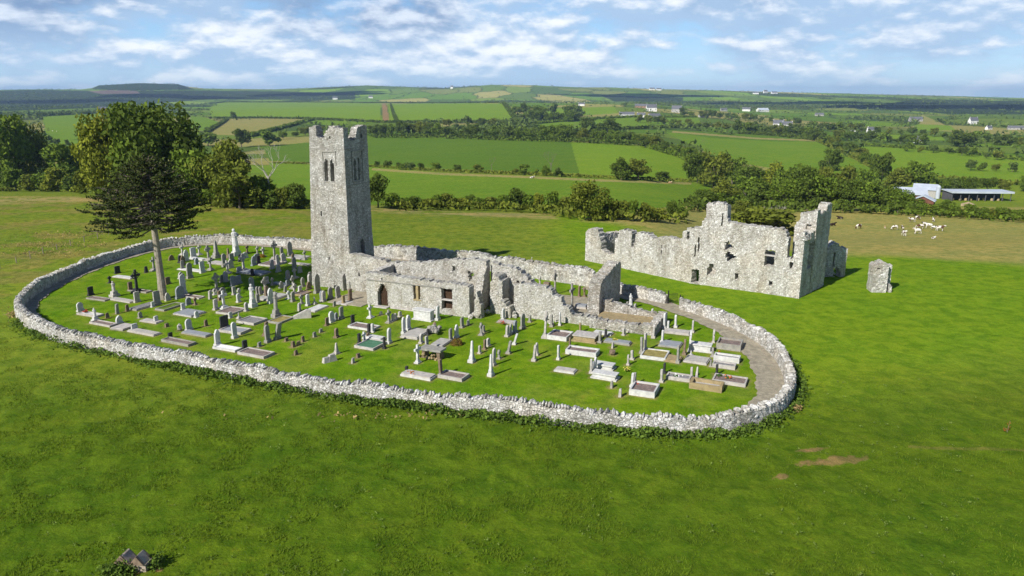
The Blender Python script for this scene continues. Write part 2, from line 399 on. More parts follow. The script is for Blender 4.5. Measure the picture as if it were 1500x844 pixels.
LEAF = dict(
    dark=leaf_mat('dark leaves', (0.085,0.135,0.018)), mid=leaf_mat('green leaves', (0.115,0.185,0.020)),
    olive=leaf_mat('olive leaves', (0.135,0.175,0.022)), lime=leaf_mat('yellow green leaves', (0.175,0.215,0.022)),
    autumn=leaf_mat('autumn leaves', (0.26,0.175,0.022)), russet=leaf_mat('russet leaves', (0.17,0.115,0.032)),
    monkey=leaf_mat('monkey puzzle leaves', (0.050,0.070,0.016), trans=0.08), far=leaf_mat('far leaves', (0.085,0.135,0.028), trans=0.1),
    nettle=leaf_mat('nettle leaves', (0.095,0.165,0.024)), weed=leaf_mat('dock leaves', (0.15,0.22,0.05)),
    dry=leaf_mat('dry stalks', (0.33,0.26,0.12)), blade=leaf_mat('grass blades', (0.108,0.175,0.011), 0.35),
    dock=leaf_mat('dead dock', (0.30,0.12,0.03)),
)
# ---------------------------------------------------------------- graveyard survey: where stones and plots stand (photo pixels, heights)
HEAD = '''172.3 400 11 square dark 7;201 442 16 square pale 8;201 428 34 celtic dark;214.5 399 9 stub dark;225.6 396 20 cross grey;161 414 10 cross dark;168 434 23 statue pale;133 432 13 square dark 8;191 425 13 square brown 6
118 455 13 round white 9;140 470 20 statue white 8;174.6 473 12 gothic white 9;197 483 10 square white 8;172 459 14 stub grey 5;187 455 9 stub brown;157.6 465 7 stub brown;205.5 465 9 round grey;228.7 471 9 square white;249.5 495 9 square dark
263.5 484 12 ball pale 8;277 483 17 round white 10;230.5 446 21 square grey 9;224 449 8 square white;268.5 453 10 square white;286 446 11 cross brown;288 464 9 round white;269.4 430 29 round white 8;264 436 18 round slate 13;278 407 23 round grey 8
263.7 384.5 11 round dark;267.5 394 13 square grey;267 373 15 cross pale;283.6 377 15 square white 8;297 399 17 square white 8;308.6 395 18 cross grey;306 381 22 celtic grey;317 377 25 obelisk grey;346.7 374 39 statue white;335 377 14 obelisk brown
329 390 19 round grey 7;334 400 19 cross pale;357.5 397 26 celtic pale;362 370 11 cross brown;351 383 10 stub dark;379 386 12 square dark;377 373 13 cross grey;402.6 380 28 celtic grey;413 375 14 round grey;425 373 20 gothic grey;429 382 11 round brown
370 403 10 round dark;317.7 426 27 celtic grey 11;322 439 13 stub brown;342 418 15 round slate 9;349 415 12 square slate 10;388.8 429 24 celtic grey;377.5 431 12 round grey;382 431 12 round grey;429.6 422 19 celtic grey;444 419.5 14 gothic grey;439.4 427 9 square white;418 427 8 stub grey;399 417 11 cross grey
465 428 28 gothic grey 11;370.8 449 34 statue white 9;397 443 22 gothic white;328 451 26 cross white;343 431 12 square pale;349.6 442 13 round white;316 453 16 square pale;361 455 13 round pale;337.6 465 9 square white;350 466 9 statue pale
329 481 20 square dark 13;404.6 464 39 column grey 10;429 441 15 round grey;438.5 454.6 11 stub pale;451 447 17 square white 6;461 445 11 statue pale;474 441 16 round pale;388 491 22 square brown 6 .2;392.4 500.6 26 round grey 8;406 496 26 square grey 10 .22
318.7 506 25 shoulder white 8;359 511 14 square dark 7;380 507 7 square grey;344 494.5 24 round white 7;302 477 9 stub brown;244.7 478 5 stub brown;420 499 5 stub brown;429.6 507.5 8 stub brown;437 505 6 stub tan;444 500 8 stub brown;434 519 7 stub brown
461 493 7 stub grey;470 486 5 stub grey;493 493.5 14 round brown 6;493 517.6 17 obelisk pale;517 531 7 stub pale;525 523 6 stub brown;479 476 12 square brown;486 471 16 round white 9;492.5 467 10 round slate;500 466 18 square grey 8
517 474 14 square dark 6;542.7 465 20 cross white;558 461 5 stub pale;541 486 13 square dark;545.5 486 13 square white 4;526.6 503 16 square dark 5;534 500 15 cross white;539 495 8 stub brown;570 502 23 round white 7;563 510 18 square dark 4
570 472 19 cross grey;576 469.6 11 round pale;579.6 467 9 round pale;586 463 8 round pale;591.5 488 25 shoulder white 7;598 483 23 shoulder white 7;612 531 28 cross white 8;617 502 15 gothic pale;626 513 22 square pale 6;627 490 9 cross dark
641 468 21 square white 7;637 481 11 ball brown;660 498 18 square grey;668.6 494 20 shoulder white 8;677 479 15 square grey;686 475 7 stub pale;705 490 18 cross grey;708.5 486 10 square grey;691 529.6 33 obelisk white 9;702.6 517 12 square pale 4;710 511 15 square brown 4;715 506 12 round pale
723 534.5 27 gothic pale 6;719 550 34 obelisk white 8;731 524.6 13 cross grey;753 504 18 square white 4 .28;744.5 517 20 square grey 5 .2;782 528 25 square pale 5 .1;787 519.6 19 round pale 5;737.5 467 16 round white 6;765.6 480 22 round grey 9;776 471 10 square grey
743 492 17 round pale 6;748 489 16 round pale 6;754 486 18 round slate 7;798 494 40 cross pale 9;595.6 545 10 cross dark;646 549.5 25 square brown 7;808 478 18 square grey 4;820 476 20 round white 5;813 431 36 celtic grey 7;838 454 40 cross grey 7;848.6 435 17 square brown 4;856 434 14 cross brown
850 486 14 square tan 5;878.6 501 17 square grey 5;887 493 12 square dark 3;834.5 508 15 square brown 4;818 526 22 square white 5;871 543 22 gothic white 10;866 546 22 square pale 4;920 534 16 square pale 4;926 526 14 square pale 4;897 519 9 ball brown 12;897.5 509 8 stub pale
914 490 10 round pale;776 415 8 round white;791 418 14 cross pale;759 446 44 column white 7;924 452 23 statue white 9;930 456 12 square pale 5;919 451 10 square grey 5;954 461 10 square white 4 .2;973.5 481 24 round white 6;978.6 482 13 square white 4;989.6 479 19 gothic white 5;1014.6 486 18 round pale 5
970 501 19 square white 4;957 494 20 round pale 6;940 517 25 square grey 5;945 513 27 square pale 5;1002 519 24 square brown 5;1010 514 32 cross white 6;993 531 27 square grey 5;1012 521 9 statue white;1045 501 20 cross pale 5;1050 548 16 square dark 4
1020 557 22 obelisk pale 7;1013 553 17 square pale 3;973 546 16 square dark 4;969 559 20 square pale 4;926 566 22 square white 4;930 562 18 square pale 4;908.4 580 11 stub pale;896 567 9 stub grey;526 418 25 celtic grey 6;506 424 24 round grey 10;514 424 15 round grey 9;521 420 14 gothic grey 7
472.5 440 15 round slate 8;484 437 18 gothic grey 8;495.5 436 18 round grey 8;503.5 444 12 square tan;513 440 18 square brown 6;490 448 7 stub grey;1044 522 14 square grey 4;1041 536 10 square grey 4'''
PLOT = '''164 199 401 408 slab pale white .15;158 201 435 441 slab pale paleg .15;126 163 432 440 kerb grey gravel .15;187 223 421 428 kerb grey gravel .15;112 152 454 464 kerb pale white .2;130 173 467 478 kerb pale gravel .2;161 201 471 484 slab grey pale .2;185 237 479 491 slab pale paleg .2
204 239 464 473 slab pale pale .15;235 288 493 506 kerb grey gravel .25;265 312 482 492 slab grey slate .2;190 230 440 455 slab grey greyg .2;232 266 441 455 kerb grey turf .2;253 302 450 464 slab pale slate .2;276 304 375 381 slab white white .2;257 304 390 398 slab white white .15
378 420 379 391 kerb pale gravel .2;418 456 371 379 slab pale concrete .12;422 457 382 388 slab pale paleg .12;346 397 392 403 slab slate slate .2;303 342 380 388 slab grey pale .15;373 424 426 441 slab pale concrete .2;316 361 447 461 kerb pale gravel .2;346 392 461 476 kerb pale greyg .25
320 368 475 490 kerb pale slate .25;392 431 460 474 kerb grey drygrass .2;448 480 444 456 slab pale white .15;311 355 502 515 kerb white whiteg .2;347 403 507 525 kerb pale gravel .25;509 557 470 484 kerb white gravel .2;519 568 494 513 kerb pale green .25;530 566 489 499 slab white white .3
586 632 478 497 slab pale paleg .25;631 662 493 508 slab grey concrete .2;727 757 465 474 slab grey concrete .15;801 840 482 501 kerb white gravel .45;586 640 539 558 slab white pale .3;641 688 540 559 kerb pale gravel .3;841 862 445 454 slab pale slate .5;838 879 485 506 tomb tan pale .65
884 926 493 506 slab grey slate .25;868 899 482 490 slab white white .2;828 879 505 525 kerb white gravel .45;811 846 535 546 slab white pale .2;866 902 529 543 tomb white white .45;866 907 541 560 tomb white white .5;971 1013 478 491 slab pale pale .2;964 1001 495 510 slab grey slate .2
937 982 508 529 kerb white drygrass .3;975 998 517 531 slab tan tan .2;1009 1044 502 519 tomb white white .7;1001 1041 517 534 slab pale paleg .2;1049 1089 494 517 kerb grey gravel .6;1045 1085 518 532 kerb white greyg .5;1043 1079 527 542 kerb pale greyg .35;1043 1096 545 567 kerb pale gravel .3
975 1014 543 560 kerb pale greyg .3;921 967 557 585 kerb white gravel .5;265 300 429 437 kerb pale gravel .15;488 520 437 446 slab pale pale .1;433 452 424 432 kerb tan gravel .15;396 428 411 417 slab slate slate .12'''
CH_O = P(538, 446); CH_A = math.atan2(-0.404, 0.915)
CS = Vector((math.cos(CH_A), math.sin(CH_A), 0)); CT = Vector((-math.sin(CH_A), math.cos(CH_A), 0))
def plot_dims(x0, x1, y0, y1, raise_):
    cx, cy = (x0+x1)/2, (y0+y1)/2; c = P(cx, cy, 0.2); c.z = 0
    o_ = proj(c.x, c.y, 0); s_ = proj(c.x+CS.x, c.y+CS.y, 0); t_ = proj(c.x+CT.x, c.y+CT.y, 0)
    A = np.array([[abs(s_[0]-o_[0]), abs(t_[0]-o_[0])],[abs(s_[1]-o_[1]), abs(t_[1]-o_[1])]])
    k = mpp(c.y); W = x1-x0; Hh = max(3, y1-y0-raise_/k)
    try: L, w = np.linalg.solve(A, [W, Hh])
    except Exception: L, w = 2.2, 1.2
    if not (0.9 < w < 3.4 and 1.2 < L < 4.6):
        w = float(np.clip(w, 1.0, 3.0)); L = float(np.clip((W-A[0,1]*w)/A[0,0], 1.4, 4.4))
    return c, L, w
# ---------------------------------------------------------------- enclosure ring line (traced on top of wall, z=1.45)
RING_PX = [(998,435),(1020,440),(1046,448),(1087,464),(1123,482),(1143,500),(1155,519),(1161,540),(1164,559),(1155,574),(1132,588),(1087,603),(1060,607),(1028,609),
  (963,608),(880,600),(800,590),(709,579),(610,569),(560,562),(520,558),(460,551),(408,542),(356,532),(304,523),(252,511),(237,508),(166,497),(95,486),(59,474),(24,453),
  (13,439),(28,424),(60,406),(100,388),(150,369),(200,356),(240,348),(280,344),(340,341),(400,345),(455,352),(510,357),(556,362),(600,367),(650,372),(700,377),(750,387),(800,394),(850,401),(885,405),(907,414),(939,419),(980,428)]
def catmull(pts, step):
    out = []
    for i in range(len(pts)-1):
        p0 = pts[max(i-1,0)]; p1 = pts[i]; p2 = pts[i+1]; p3 = pts[min(i+2,len(pts)-1)]
        n = max(2, int((p2-p1).length/step*2))
        for k in range(n):
            t = k/n
            out.append(0.5*((2*p1)+(p2-p0)*t+(2*p0-5*p1+4*p2-p3)*t*t+(3*p1-p0-3*p2+p3)*t**3))
    out.append(pts[-1].copy())
    res = [out[0]]; acc = 0.0
    for a, b in zip(out[:-1], out[1:]):
        d = (b-a).length
        while d > 1e-9 and acc+d >= step:
            a = a+(b-a)*((step-acc)/d); d = (b-a).length; res.append(a.copy()); acc = 0.0
        acc += d
    return res
_rp = [P(x, y, 1.45) for x, y in RING_PX]
for v in _rp: v.z = 0
# relax small tracing wiggles
for _ in range(2):
    _rp = [_rp[0]]+[(_rp[i-1]+_rp[i]*2+_rp[i+1])/4 for i in range(1, len(_rp)-1)]+[_rp[-1]]
RING = catmull(_rp, 0.24)
def normals2(line):
    out = []
    for i in range(len(line)):
        d = (line[min(i+2,len(line)-1)]-line[max(i-2,0)]); out.append(Vector((-d.y, d.x, 0)).normalized())
    return out
RINGN = normals2(RING)
# ring runs clockwise seen from above (gate -> right end -> front -> left -> back); make normals point inwards
_c = Vector((-18, 84, 0))
if sum((( _c-p).dot(n)) for p, n in zip(RING, RINGN)) < 0: RINGN = [-n for n in RINGN]
RING_POLY = np.array([(p.x, p.y) for p in RING])
def in_poly(x, y, poly):
    x = np.asarray(x); y = np.asarray(y); c = np.zeros(x.shape, bool); n = len(poly); j = n-1
    for i in range(n):
        xi, yi = poly[i]; xj, yj = poly[j]
        if yi != yj:
            c ^= ((yi > y) != (yj > y)) & (x < (xj-xi)*(y-yi)/(yj-yi)+xi)
        j = i
    return c

# ---------------------------------------------------------------- ground sheet
FIELD_RGB = dict(past=(0.175,0.240,0.022), fore=(0.090,0.156,0.008), lawn=(0.138,0.252,0.008), mown=(0.155,0.262,0.011), pale=(0.30,0.285,0.080),
   bright=(0.165,0.270,0.018), mid=(0.140,0.238,0.018), deep=(0.100,0.182,0.016), tan=(0.27,0.26,0.08), wood=(0.032,0.055,0.020), heath=(0.16,0.12,0.11), straw=(0.36,0.29,0.12), soil=(0.27,0.18,0.085))
FIELDS = [  # colour, ymin, polygon in photo pixels
 ('wood',2600,[(0,133),(60,132),(130,133),(280,133),(420,134),(520,137),(520,146),(300,146),(150,158),(0,163)]), ('wood',2600,[(132,131),(146,124.5),(205,121),(263,123),(285,131),(200,133)]),  # wood patches on plain and slopes: tree cover plus cloud shade in the colour
 ('heath',2600,[(128,133.5),(160,132),(200,133),(205,137),(150,138)]), ('wood',2600,[(880,140),(1000,143),(1000,149),(900,149)]), ('wood',2600,[(1330,147),(1520,148),(1520,176),(1420,170),(1340,163),(1250,160)]),
 ('mid',170,[(395,238),(545,245),(650,253),(870,261),(1012,267),(1060,275),(1005,302),(860,312),(700,300),(560,300),(400,290)]),
 ('deep',300,[(385,215),(470,207),(545,203),(700,204),(836,208),(849,254),(650,247),(545,240),(395,236)]),
 ('bright',300,[(836,208),(900,210),(950,214),(1000,230),(1010,240),(1010,262),(870,256),(849,254)]),
 ('bright',700,[(306,158),(318,152),(330,150),(450,150),(558,151.5),(557,172),(556,178),(500,175),(440,172),(310,173)]),
 ('bright',700,[(569,152.5),(650,151.5),(738,151.5),(756,177),(660,178),(571,178.5)]),
 ('soil',700,[(560,151.5),(566,151.5),(571,179),(561,179)]),
 ('tan',600,[(330,177),(400,174.5),(456,175),(430,184),(400,192),(370,199),(300,197)]),
 ('mid',600,[(62,171),(150,166),(148,200),(70,205)]), ('mid',600,[(280,170),(300,172),(325,180),(300,192),(270,190)]),
 ('tan',600,[(606,182),(700,180.5),(704,188),(608,189)]),
 ('mid',600,[(782,182),(855,173),(930,170),(1022,170),(1028,184),(960,186),(880,190),(800,192)]),
 ('bright',900,[(800,160),(900,156),(905,166),(840,170),(800,174)]),
 ('mid',450,[(975,194),(1050,200),(1110,205),(1196,208),(1240,228),(1275,246),(1265,262),(1150,250),(1080,238),(1035,224)]),
 ('deep',450,[(985,194),(1110,199),(1196,206),(1150,208),(1050,203)]),
 ('bright',350,[(1275,246),(1262,225),(1260,214),(1330,218),(1420,226),(1500,236),(1560,246),(1560,275),(1500,270),(1380,268)]),
 ('tan',900,[(1350,168),(1385,183),(1450,186),(1500,190),(1500,198),(1440,196),(1345,190)]),
 ('bright',900,[(1345,182),(1392,184),(1400,191),(1330,192)]),
 ('bright',900,[(1275,196),(1380,200),(1385,206),(1290,206)]),
]
def ground_colour(x, y, z):
    n = len(x); C = np.zeros((n, 3)); C[:] = FIELD_RGB['past']
    px, py = proj(x, y, z)
    def put(mask, c, a=1.0):
        a = np.where(mask, a, 0.0)[:, None]; C[:] = C*(1-a)+np.array(c)*a
    # foreground pasture: longer, darker grass
    put(np.ones(n, bool), FIELD_RGB['fore'], 1-smooth(46, 74, y+10*(fbm(x/9, y/9, 21)-0.5)))
    put(np.ones(n, bool), (0.13,0.175,0.02), 0.45*smooth(95, 118, y)*(1-smooth(-10, 25, x)))
    put(np.ones(n, bool), (0.24,0.20,0.06), 0.55*smooth(-22, -36, x) if False else 0.6*(1-smooth(-48, -20, x))*smooth(72, 100, y)*smooth(0.47, 0.62, fbm(x/5, y/4, 51))*(1-smooth(172, 190, y)))
    # mown grass round the college and to the right of the enclosure
    put(np.ones(n, bool), FIELD_RGB['mown'], smooth(2, 16, x+6*(fbm(x/7, y/7, 8)-0.5))*smooth(50, 66, y-0.35*(x-25))*(1-smooth(150, 175, y)))
    # dry grass on the crest and the bank at the left
    crest = np.interp(x/np.maximum(y, 60), [-0.6,-0.1,0.05,0.2,0.26,0.3], [176,166,158,143,128,110])
    put(y < 400, FIELD_RGB['straw'], 0.75*smooth(-13, -2, y-crest+6*(fbm(x/5, y/5, 4)-0.5))*(1-smooth(3, 12, y-crest))*(fbm(x/6, y/3, 9) > 0.42)*(x/np.maximum(y,60) < 0.25))
    # pale grazed field
    edge = np.interp(x, [20, 45, 60, 75, 100], [124, 118, 113, 105.5, 97])
    pale = smooth(-3, 5, y-edge+5*(fbm(x/6, y/6, 31)-0.5))*(1-smooth(250, 300, y))*smooth(18, 30, x)
    put(np.ones(n, bool), FIELD_RGB['pale'], pale)
    # patchwork of far fields
    far = y > 480
    if far.any():
        fx, fy = x[far], y[far]
        g = 1.0
        sx = 210.0+0*fx; sy = 260.0+0*fy
        gx = fx/sx+0.6*fbm(fx/700, fy/700, 61); gy = np.log(fy)*7.0
        bi = np.floor(gx).astype(int); bj = np.floor(gy).astype(int)
        best = np.full(len(fx), 9e9); sec = np.full(len(fx), 9e9); bid = np.zeros(len(fx), int)
        for di in (-1,0,1):
            for dj in (-1,0,1):
                i, j = bi+di, bj+dj
                qx = i+0.15+0.7*_hash(i, j, 91); qy = j+0.15+0.7*_hash(i, j, 92)
                d = np.abs(gx-qx)*0.9+np.abs(gy-qy)
                nb = d < best; sec = np.where(nb, best, np.minimum(sec, d)); bid = np.where(nb, i*7919+j*104729, bid); best = np.where(nb, d, best)
        r = _hash(bid, bid*3, 17)
        pal = np.array([FIELD_RGB['deep'],(0.11,0.175,0.022),FIELD_RGB['mid'],(0.09,0.145,0.024),(0.14,0.205,0.028),FIELD_RGB['tan'],(0.07,0.12,0.024),(0.10,0.165,0.022),(0.15,0.18,0.04)])
        cc = pal[(r*len(pal)).astype(int) % len(pal)]
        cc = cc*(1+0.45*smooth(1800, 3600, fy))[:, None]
        hedge = np.clip(1-(sec-best)/0.10, 0, 1)[:, None]
        cc = cc*(1-0.75*hedge)+np.array((0.03,0.055,0.016))*0.75*hedge
        wood = smooth(0.60, 0.64, fbm(fx/500, fy/700, 43))[:, None]*0.85
        cc = cc*(1-wood)+np.array((0.032,0.055,0.018))*wood
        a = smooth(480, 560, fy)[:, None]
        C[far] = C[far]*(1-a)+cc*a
    for col, ymin, poly in FIELDS:
        put(in_poly(px, py, poly) & (y > ymin), FIELD_RGB[col])
    # dry strip under the middle hedge
    for line, w in (([(545,248),(650,255),(760,259),(870,264),(1012,269)],1.6),([(985,193),(1110,203),(1196,206)],1.2)):
        lx, ly = zip(*line); yy = np.interp(px, lx, ly)
        put((px > lx[0]) & (px < lx[-1]) & (np.abs(py-yy) < w) & (y > 200), FIELD_RGB['straw'], 0.7)
    # bare earth patches
    for pxc, pyc, rx, ry in ((1222,675,52,6),(1188,660,20,3),(1142,700,11,4),(205,834,34,11)):
        d = ((px-pxc)/rx)**2+((py-pyc+ (px-pxc)*0.08)/ry)**2+3.4*(fbm(x*2.3, y*2.3, 77)-0.5)
        put((y < 90), FIELD_RGB['soil'], 0.72*(1-smooth(0.3, 1.25, d)))
    trk = np.abs(py-(655+ (px-1350)*0.03))+3*(fbm(x/1.5, y/1.5, 6)-0.5)
    put((px > 1330) & (px < 1560) & (y < 90), (0.19,0.17,0.05), 0.5*(1-smooth(0.5, 3.0, trk)))
    ins = in_poly(x, y, RING_POLY)
    put(ins, FIELD_RGB['lawn'])
    put(ins, (0.19,0.25,0.03), 0.55*smooth(0.50, 0.68, fbm(x/3.2, y/3.2, 62)))
    put(ins, (0.105,0.20,0.007), 0.5*smooth(0.52, 0.7, fbm(x/1.6, y/1.6, 63)))
    # bare soil left round the stones and kerbs where the grass is kept down
    k = np.where(ins)[0]; xi, yi = x[k], y[k]; m = np.zeros(len(k)); nz = 0.35*(fbm(xi*2.1, yi*2.1, 64)-0.5)
    for row in HEAD.replace('\n', ';').split(';'):
        q = row.split(); p = P(float(q[0]), float(q[1]), 0.05)
        m = np.maximum(m, 0.65*(1-smooth(0.30, 0.62, np.hypot(xi-p.x, yi-p.y)+nz)))
    for row in PLOT.replace('\n', ';').split(';'):
        q = row.split(); c, L, w = plot_dims(*[float(v) for v in q[:4]], float(q[7]))
        s = np.abs((xi-c.x)*CS.x+(yi-c.y)*CS.y)-L/2; t = np.abs((xi-c.x)*CT.x+(yi-c.y)*CT.y)-w/2
        m = np.maximum(m, 0.6*(1-smooth(0.08, 0.42, np.maximum(s, t)+nz)))
    full = np.zeros(n); full[k] = m; put(ins, (0.27,0.225,0.10), full)
    return C
def build_ground():
    ru = np.concatenate([np.linspace(-3.2, -0.76, 24)[:-1], np.linspace(-0.76, 0.76, 1150), np.linspace(0.76, 3.2, 24)[1:]])
    ang = np.linspace(844+25, 137.2, 560)
    tt = np.tan(PITCH+np.arctan((ang-422)/FPX))
    ybase = CAM_H/tt                                        # rows evenly spread over the picture for flat ground
    ys = np.concatenate([[-420,-250,-120,-50,-10,10,20], ybase[(ybase > 26) & (ybase < 150)]])
    # beyond the crest the land is lower, so use denser geometric rows
    ys = np.concatenate([ys, np.geomspace(150, 1200, 240), np.geomspace(1208, 8000, 230), np.geomspace(8200, 18000, 40)])
    U, Y = np.meshgrid(ru, ys)
    off = np.interp(Y, [-420, 0, 20, 26, 200, 18000], [420, 60, 50, 10, 0, 0])
    X = U*(np.abs(Y)+off)
    x = X.ravel(); y = Y.ravel(); z = zt(x, y)
    # turf unevenness near the camera
    near = 1-smooth(200, 320, y)
    inside = in_poly(x, y, RING_POLY)
    rough = np.where(inside, 0.25, 1.0)*np.where(y < 60, 1.0, 0.6)
    z = z+near*rough*((fbm(x/1.1, y/1.1, 1, 4)-0.5)*0.20+(fbm(x/6, y/6, 2, 3)-0.5)*0.30*(~inside))
    c = ground_colour(x, y, zt(x, y))
    nr, nc = U.shape
    i = np.arange(nr-1)[:, None]*nc+np.arange(nc-1)[None, :]
    F = np.stack([i, i+1, i+nc+1, i+nc], -1).reshape(-1, 4)
    m, nt, b = newmat('grassland'); n = NT(nt); co = n.coord('Object')
    at = n.N.new('ShaderNodeAttribute'); at.attribute_name = 'soilcol'
    base = at.outputs['Color']
    big = n.rng(n.noise(co, 0.10, 6, 0.62), 0.36, 0.66)
    base = n.mix(n.math('MULTIPLY', big, 0.40), base, n.mix(1.0, base, (1.50, 1.16, 1.1), 'MULTIPLY'))
    mid = n.rng(n.noise(n.map(co, (1, 1, 0.2)), 0.62, 6, 0.68, 0.4), 0.38, 0.66)
    base = n.mix(n.math('MULTIPLY', mid, 0.72), base, n.mix(1.0, base, (0.42, 0.60, 0.42), 'MULTIPLY'))
    yel = n.rng(n.noise(co, 1.5, 5, 0.7), 0.55, 0.75)
    base = n.mix(n.math('MULTIPLY', yel, 0.6), base, n.mix(1.0, base, (1.75, 1.15, 1.6), 'MULTIPLY'))
    vast = n.rng(n.noise(co, 0.018, 5, 0.6), 0.38, 0.64); base = n.mix(n.math('MULTIPLY', vast, 0.35), base, n.mix(1.0, base, (1.32, 1.12, 1.3), 'MULTIPLY'))
    fine = n.rng(n.noise(co, 7.0, 5, 0.75), 0.3, 0.72)
    base = n.mix(0.6, base, n.mix(1.0, base, n.mix(fine, (0.58,0.66,0.55), (1.35,1.28,1.3)), 'MULTIPLY'))
    nt.links.new(base, b.inputs['Base Color']); b.inputs['Roughness'].default_value = 1.0; b.inputs['Specular IOR Level'].default_value = 0.05
    n.bump(n.math('ADD', n.noise(co, 6.0, 6, 0.75), n.math('MULTIPLY', n.noise(co, 1.2, 4, 0.6), 1.4)), 0.55, 0.22, b)
    o = np_mesh('ground', np.stack([x, y, z], 1), F, m, attrs={'soilcol': c}, smooth_=True)
    tag(o, kind='structure')
build_ground()

# gravel path along the inside of the wall
def build_path():
    inner = []; outer = []
    # arclength along the ring from the gate; right-hand part then left/back part
    n = len(RING)
    tot = n*0.24
    def strip(i0, i1, wf):
        vs = []
        for i in range(i0, i1):
            w = wf(i)
            for k in range(6):
                d = 0.28+(w-0.28)*k/5
                p = RING[i]+RINGN[i]*(d+(0.12*math.sin(i*0.31)+0.06*math.sin(i*1.1)) * (k == 5))
                vs.append((p.x, p.y, 0.066+0.03*(fbm(p.x/2, p.y/2, 12)-0.5)))
        fs = [(a*6+k, a*6+k+1, (a+1)*6+k+1, (a+1)*6+k) for a in range(i1-i0-1) for k in range(5)]
        return vs, fs
    def near(px, py):
        q = P(px, py, 1.45); q.z = 0
        return min(range(n), key=lambda i: (RING[i]-q).length)
    iR = near(1120, 592); iL = near(30, 457); iB = near(640, 372)
    mb = MB()
    v, f = strip(0, iR, lambda i: 1.9+1.0*math.sin(min(i/iR, 1)*math.pi*0.93)); mb.add(v, f)
    v, f = strip(iL, iB, lambda i: 1.7); mb.add(v, f)
    v, f = strip(near(862,403), n, lambda i: 1.9); mb.add(v, f)
    a, b = RING[0], RING[-1]; na = (RINGN[0]+RINGN[-1]).normalized()
    q = [b+na*2.0, b-na*0.7, a-na*0.7, a+na*2.0]
    mb.add([(p.x, p.y, 0.072) for p in q], [(0,1,2,3)])
    tag(mb.build('path', MAT['path']), kind='structure')
build_path()

# ---------------------------------------------------------------- enclosure wall
def build_ring():
    root = empty('graveyard_wall', (0,0,0), 0, 'long curving dry stone wall with pale upright coping stones ringing the graveyard', 'stone wall')
    n = len(RING); V = []; F = []
    cols = [(-0.42,-0.25),(-0.41,0.2),(-0.39,0.55),(-0.37,0.9),(-0.33,1.2),(0.33,1.2),(0.37,0.85),(0.39,0.45),(0.42,-0.25)]
    hs = []
    for i in range(n):
        px, py = proj(RING[i].x, RING[i].y, 1.4)
        hs.append(1.0+(0.75*float(smooth(540, 590, px))*(1-float(smooth(850, 905, px))) if py < 420 else 0)+0.55*(float(fbm(i*0.24/2.6, 0.0, 88, 4))-0.5))
        for (d, z) in cols:
            j = 0.05 if z > 0 else 0
            p = RING[i]-RINGN[i]*(-d)+Vector((random.uniform(-j,j), random.uniform(-j,j), 0)) if False else RING[i]+RINGN[i]*d+Vector((random.uniform(-j,j), random.uniform(-j,j), 0))
            V.append((p.x, p.y, z*hs[i]+(random.uniform(-0.03,0.03) if z > 0 else 0)))
    k = len(cols)
    for i in range(n-1):
        for c in range(k-1): F.append((i*k+c, (i+1)*k+c, (i+1)*k+c+1, i*k+c+1))
    F.append(tuple(range(k))); F.append(tuple((n-1)*k+c for c in range(k-1,-1,-1)))
    mb = MB(); mb.add(V, F); mb.build('wall_body', M_WALL, root)
    mb = MB(); i = 0.0
    while i < n-2:
        a = int(i); p = RING[a]; nn = RINGN[a]
        th = random.uniform(0.07, 0.17); hh = random.uniform(0.10, 0.24)
        ang = math.atan2(nn.y, nn.x)
        mb.rock((p.x, p.y, 1.2*hs[a]+hh*0.55), 0.40+random.uniform(-0.06,0.05), th*1.25, hh*1.15, ang+random.uniform(-0.25,0.25), 0.2, random.uniform(-0.1,0.1))
        if random.random() < 0.75:   # stones standing proud of the face
            s = random.choice((-1,1)); zz = random.uniform(0.15,1.05)*hs[a]
            q = p+nn*(0.36*s)
            mb.rock((q.x, q.y, zz), random.uniform(0.06,0.12), random.uniform(0.10,0.24), random.uniform(0.07,0.14), ang, 0.25)
        i += th*2.0/0.24+random.uniform(0.05,0.3)
    mb.build('coping_stones', M_COPE, root)
build_ring()

# ---------------------------------------------------------------- ruined walls
def interp(pts):
    xs, zs = zip(*pts)
    return lambda s: float(np.interp(s, xs, zs))
def arch(s0, s1, z0, zs, zt_, pointed=True):
    """opening with an arched head"""
    c = (s0+s1)/2; hw = (s1-s0)/2
    def f(s, z):
        if s <= s0 or s >= s1 or z < z0: return False
        if z <= zs: return True
        k = abs(s-c)/hw
        return z < (zs+(zt_-zs)*(1-k**1.6)) if pointed else z < zs+(zt_-zs)*math.sqrt(max(0, 1-k*k))
    return f
def rect(s0, s1, z0, z1): return lambda s, z: s0 < s < s1 and z0 < z < z1
def blob(sc, zc, rs, rz, seed=0):
    def f(s, z):
        a = math.atan2((z-zc)/rz, (s-sc)/rs); d = math.hypot((s-sc)/rs, (z-zc)/rz)
        return d < 1+0.22*math.sin(3*a+seed)+0.14*math.sin(7*a+seed*2)
    return f
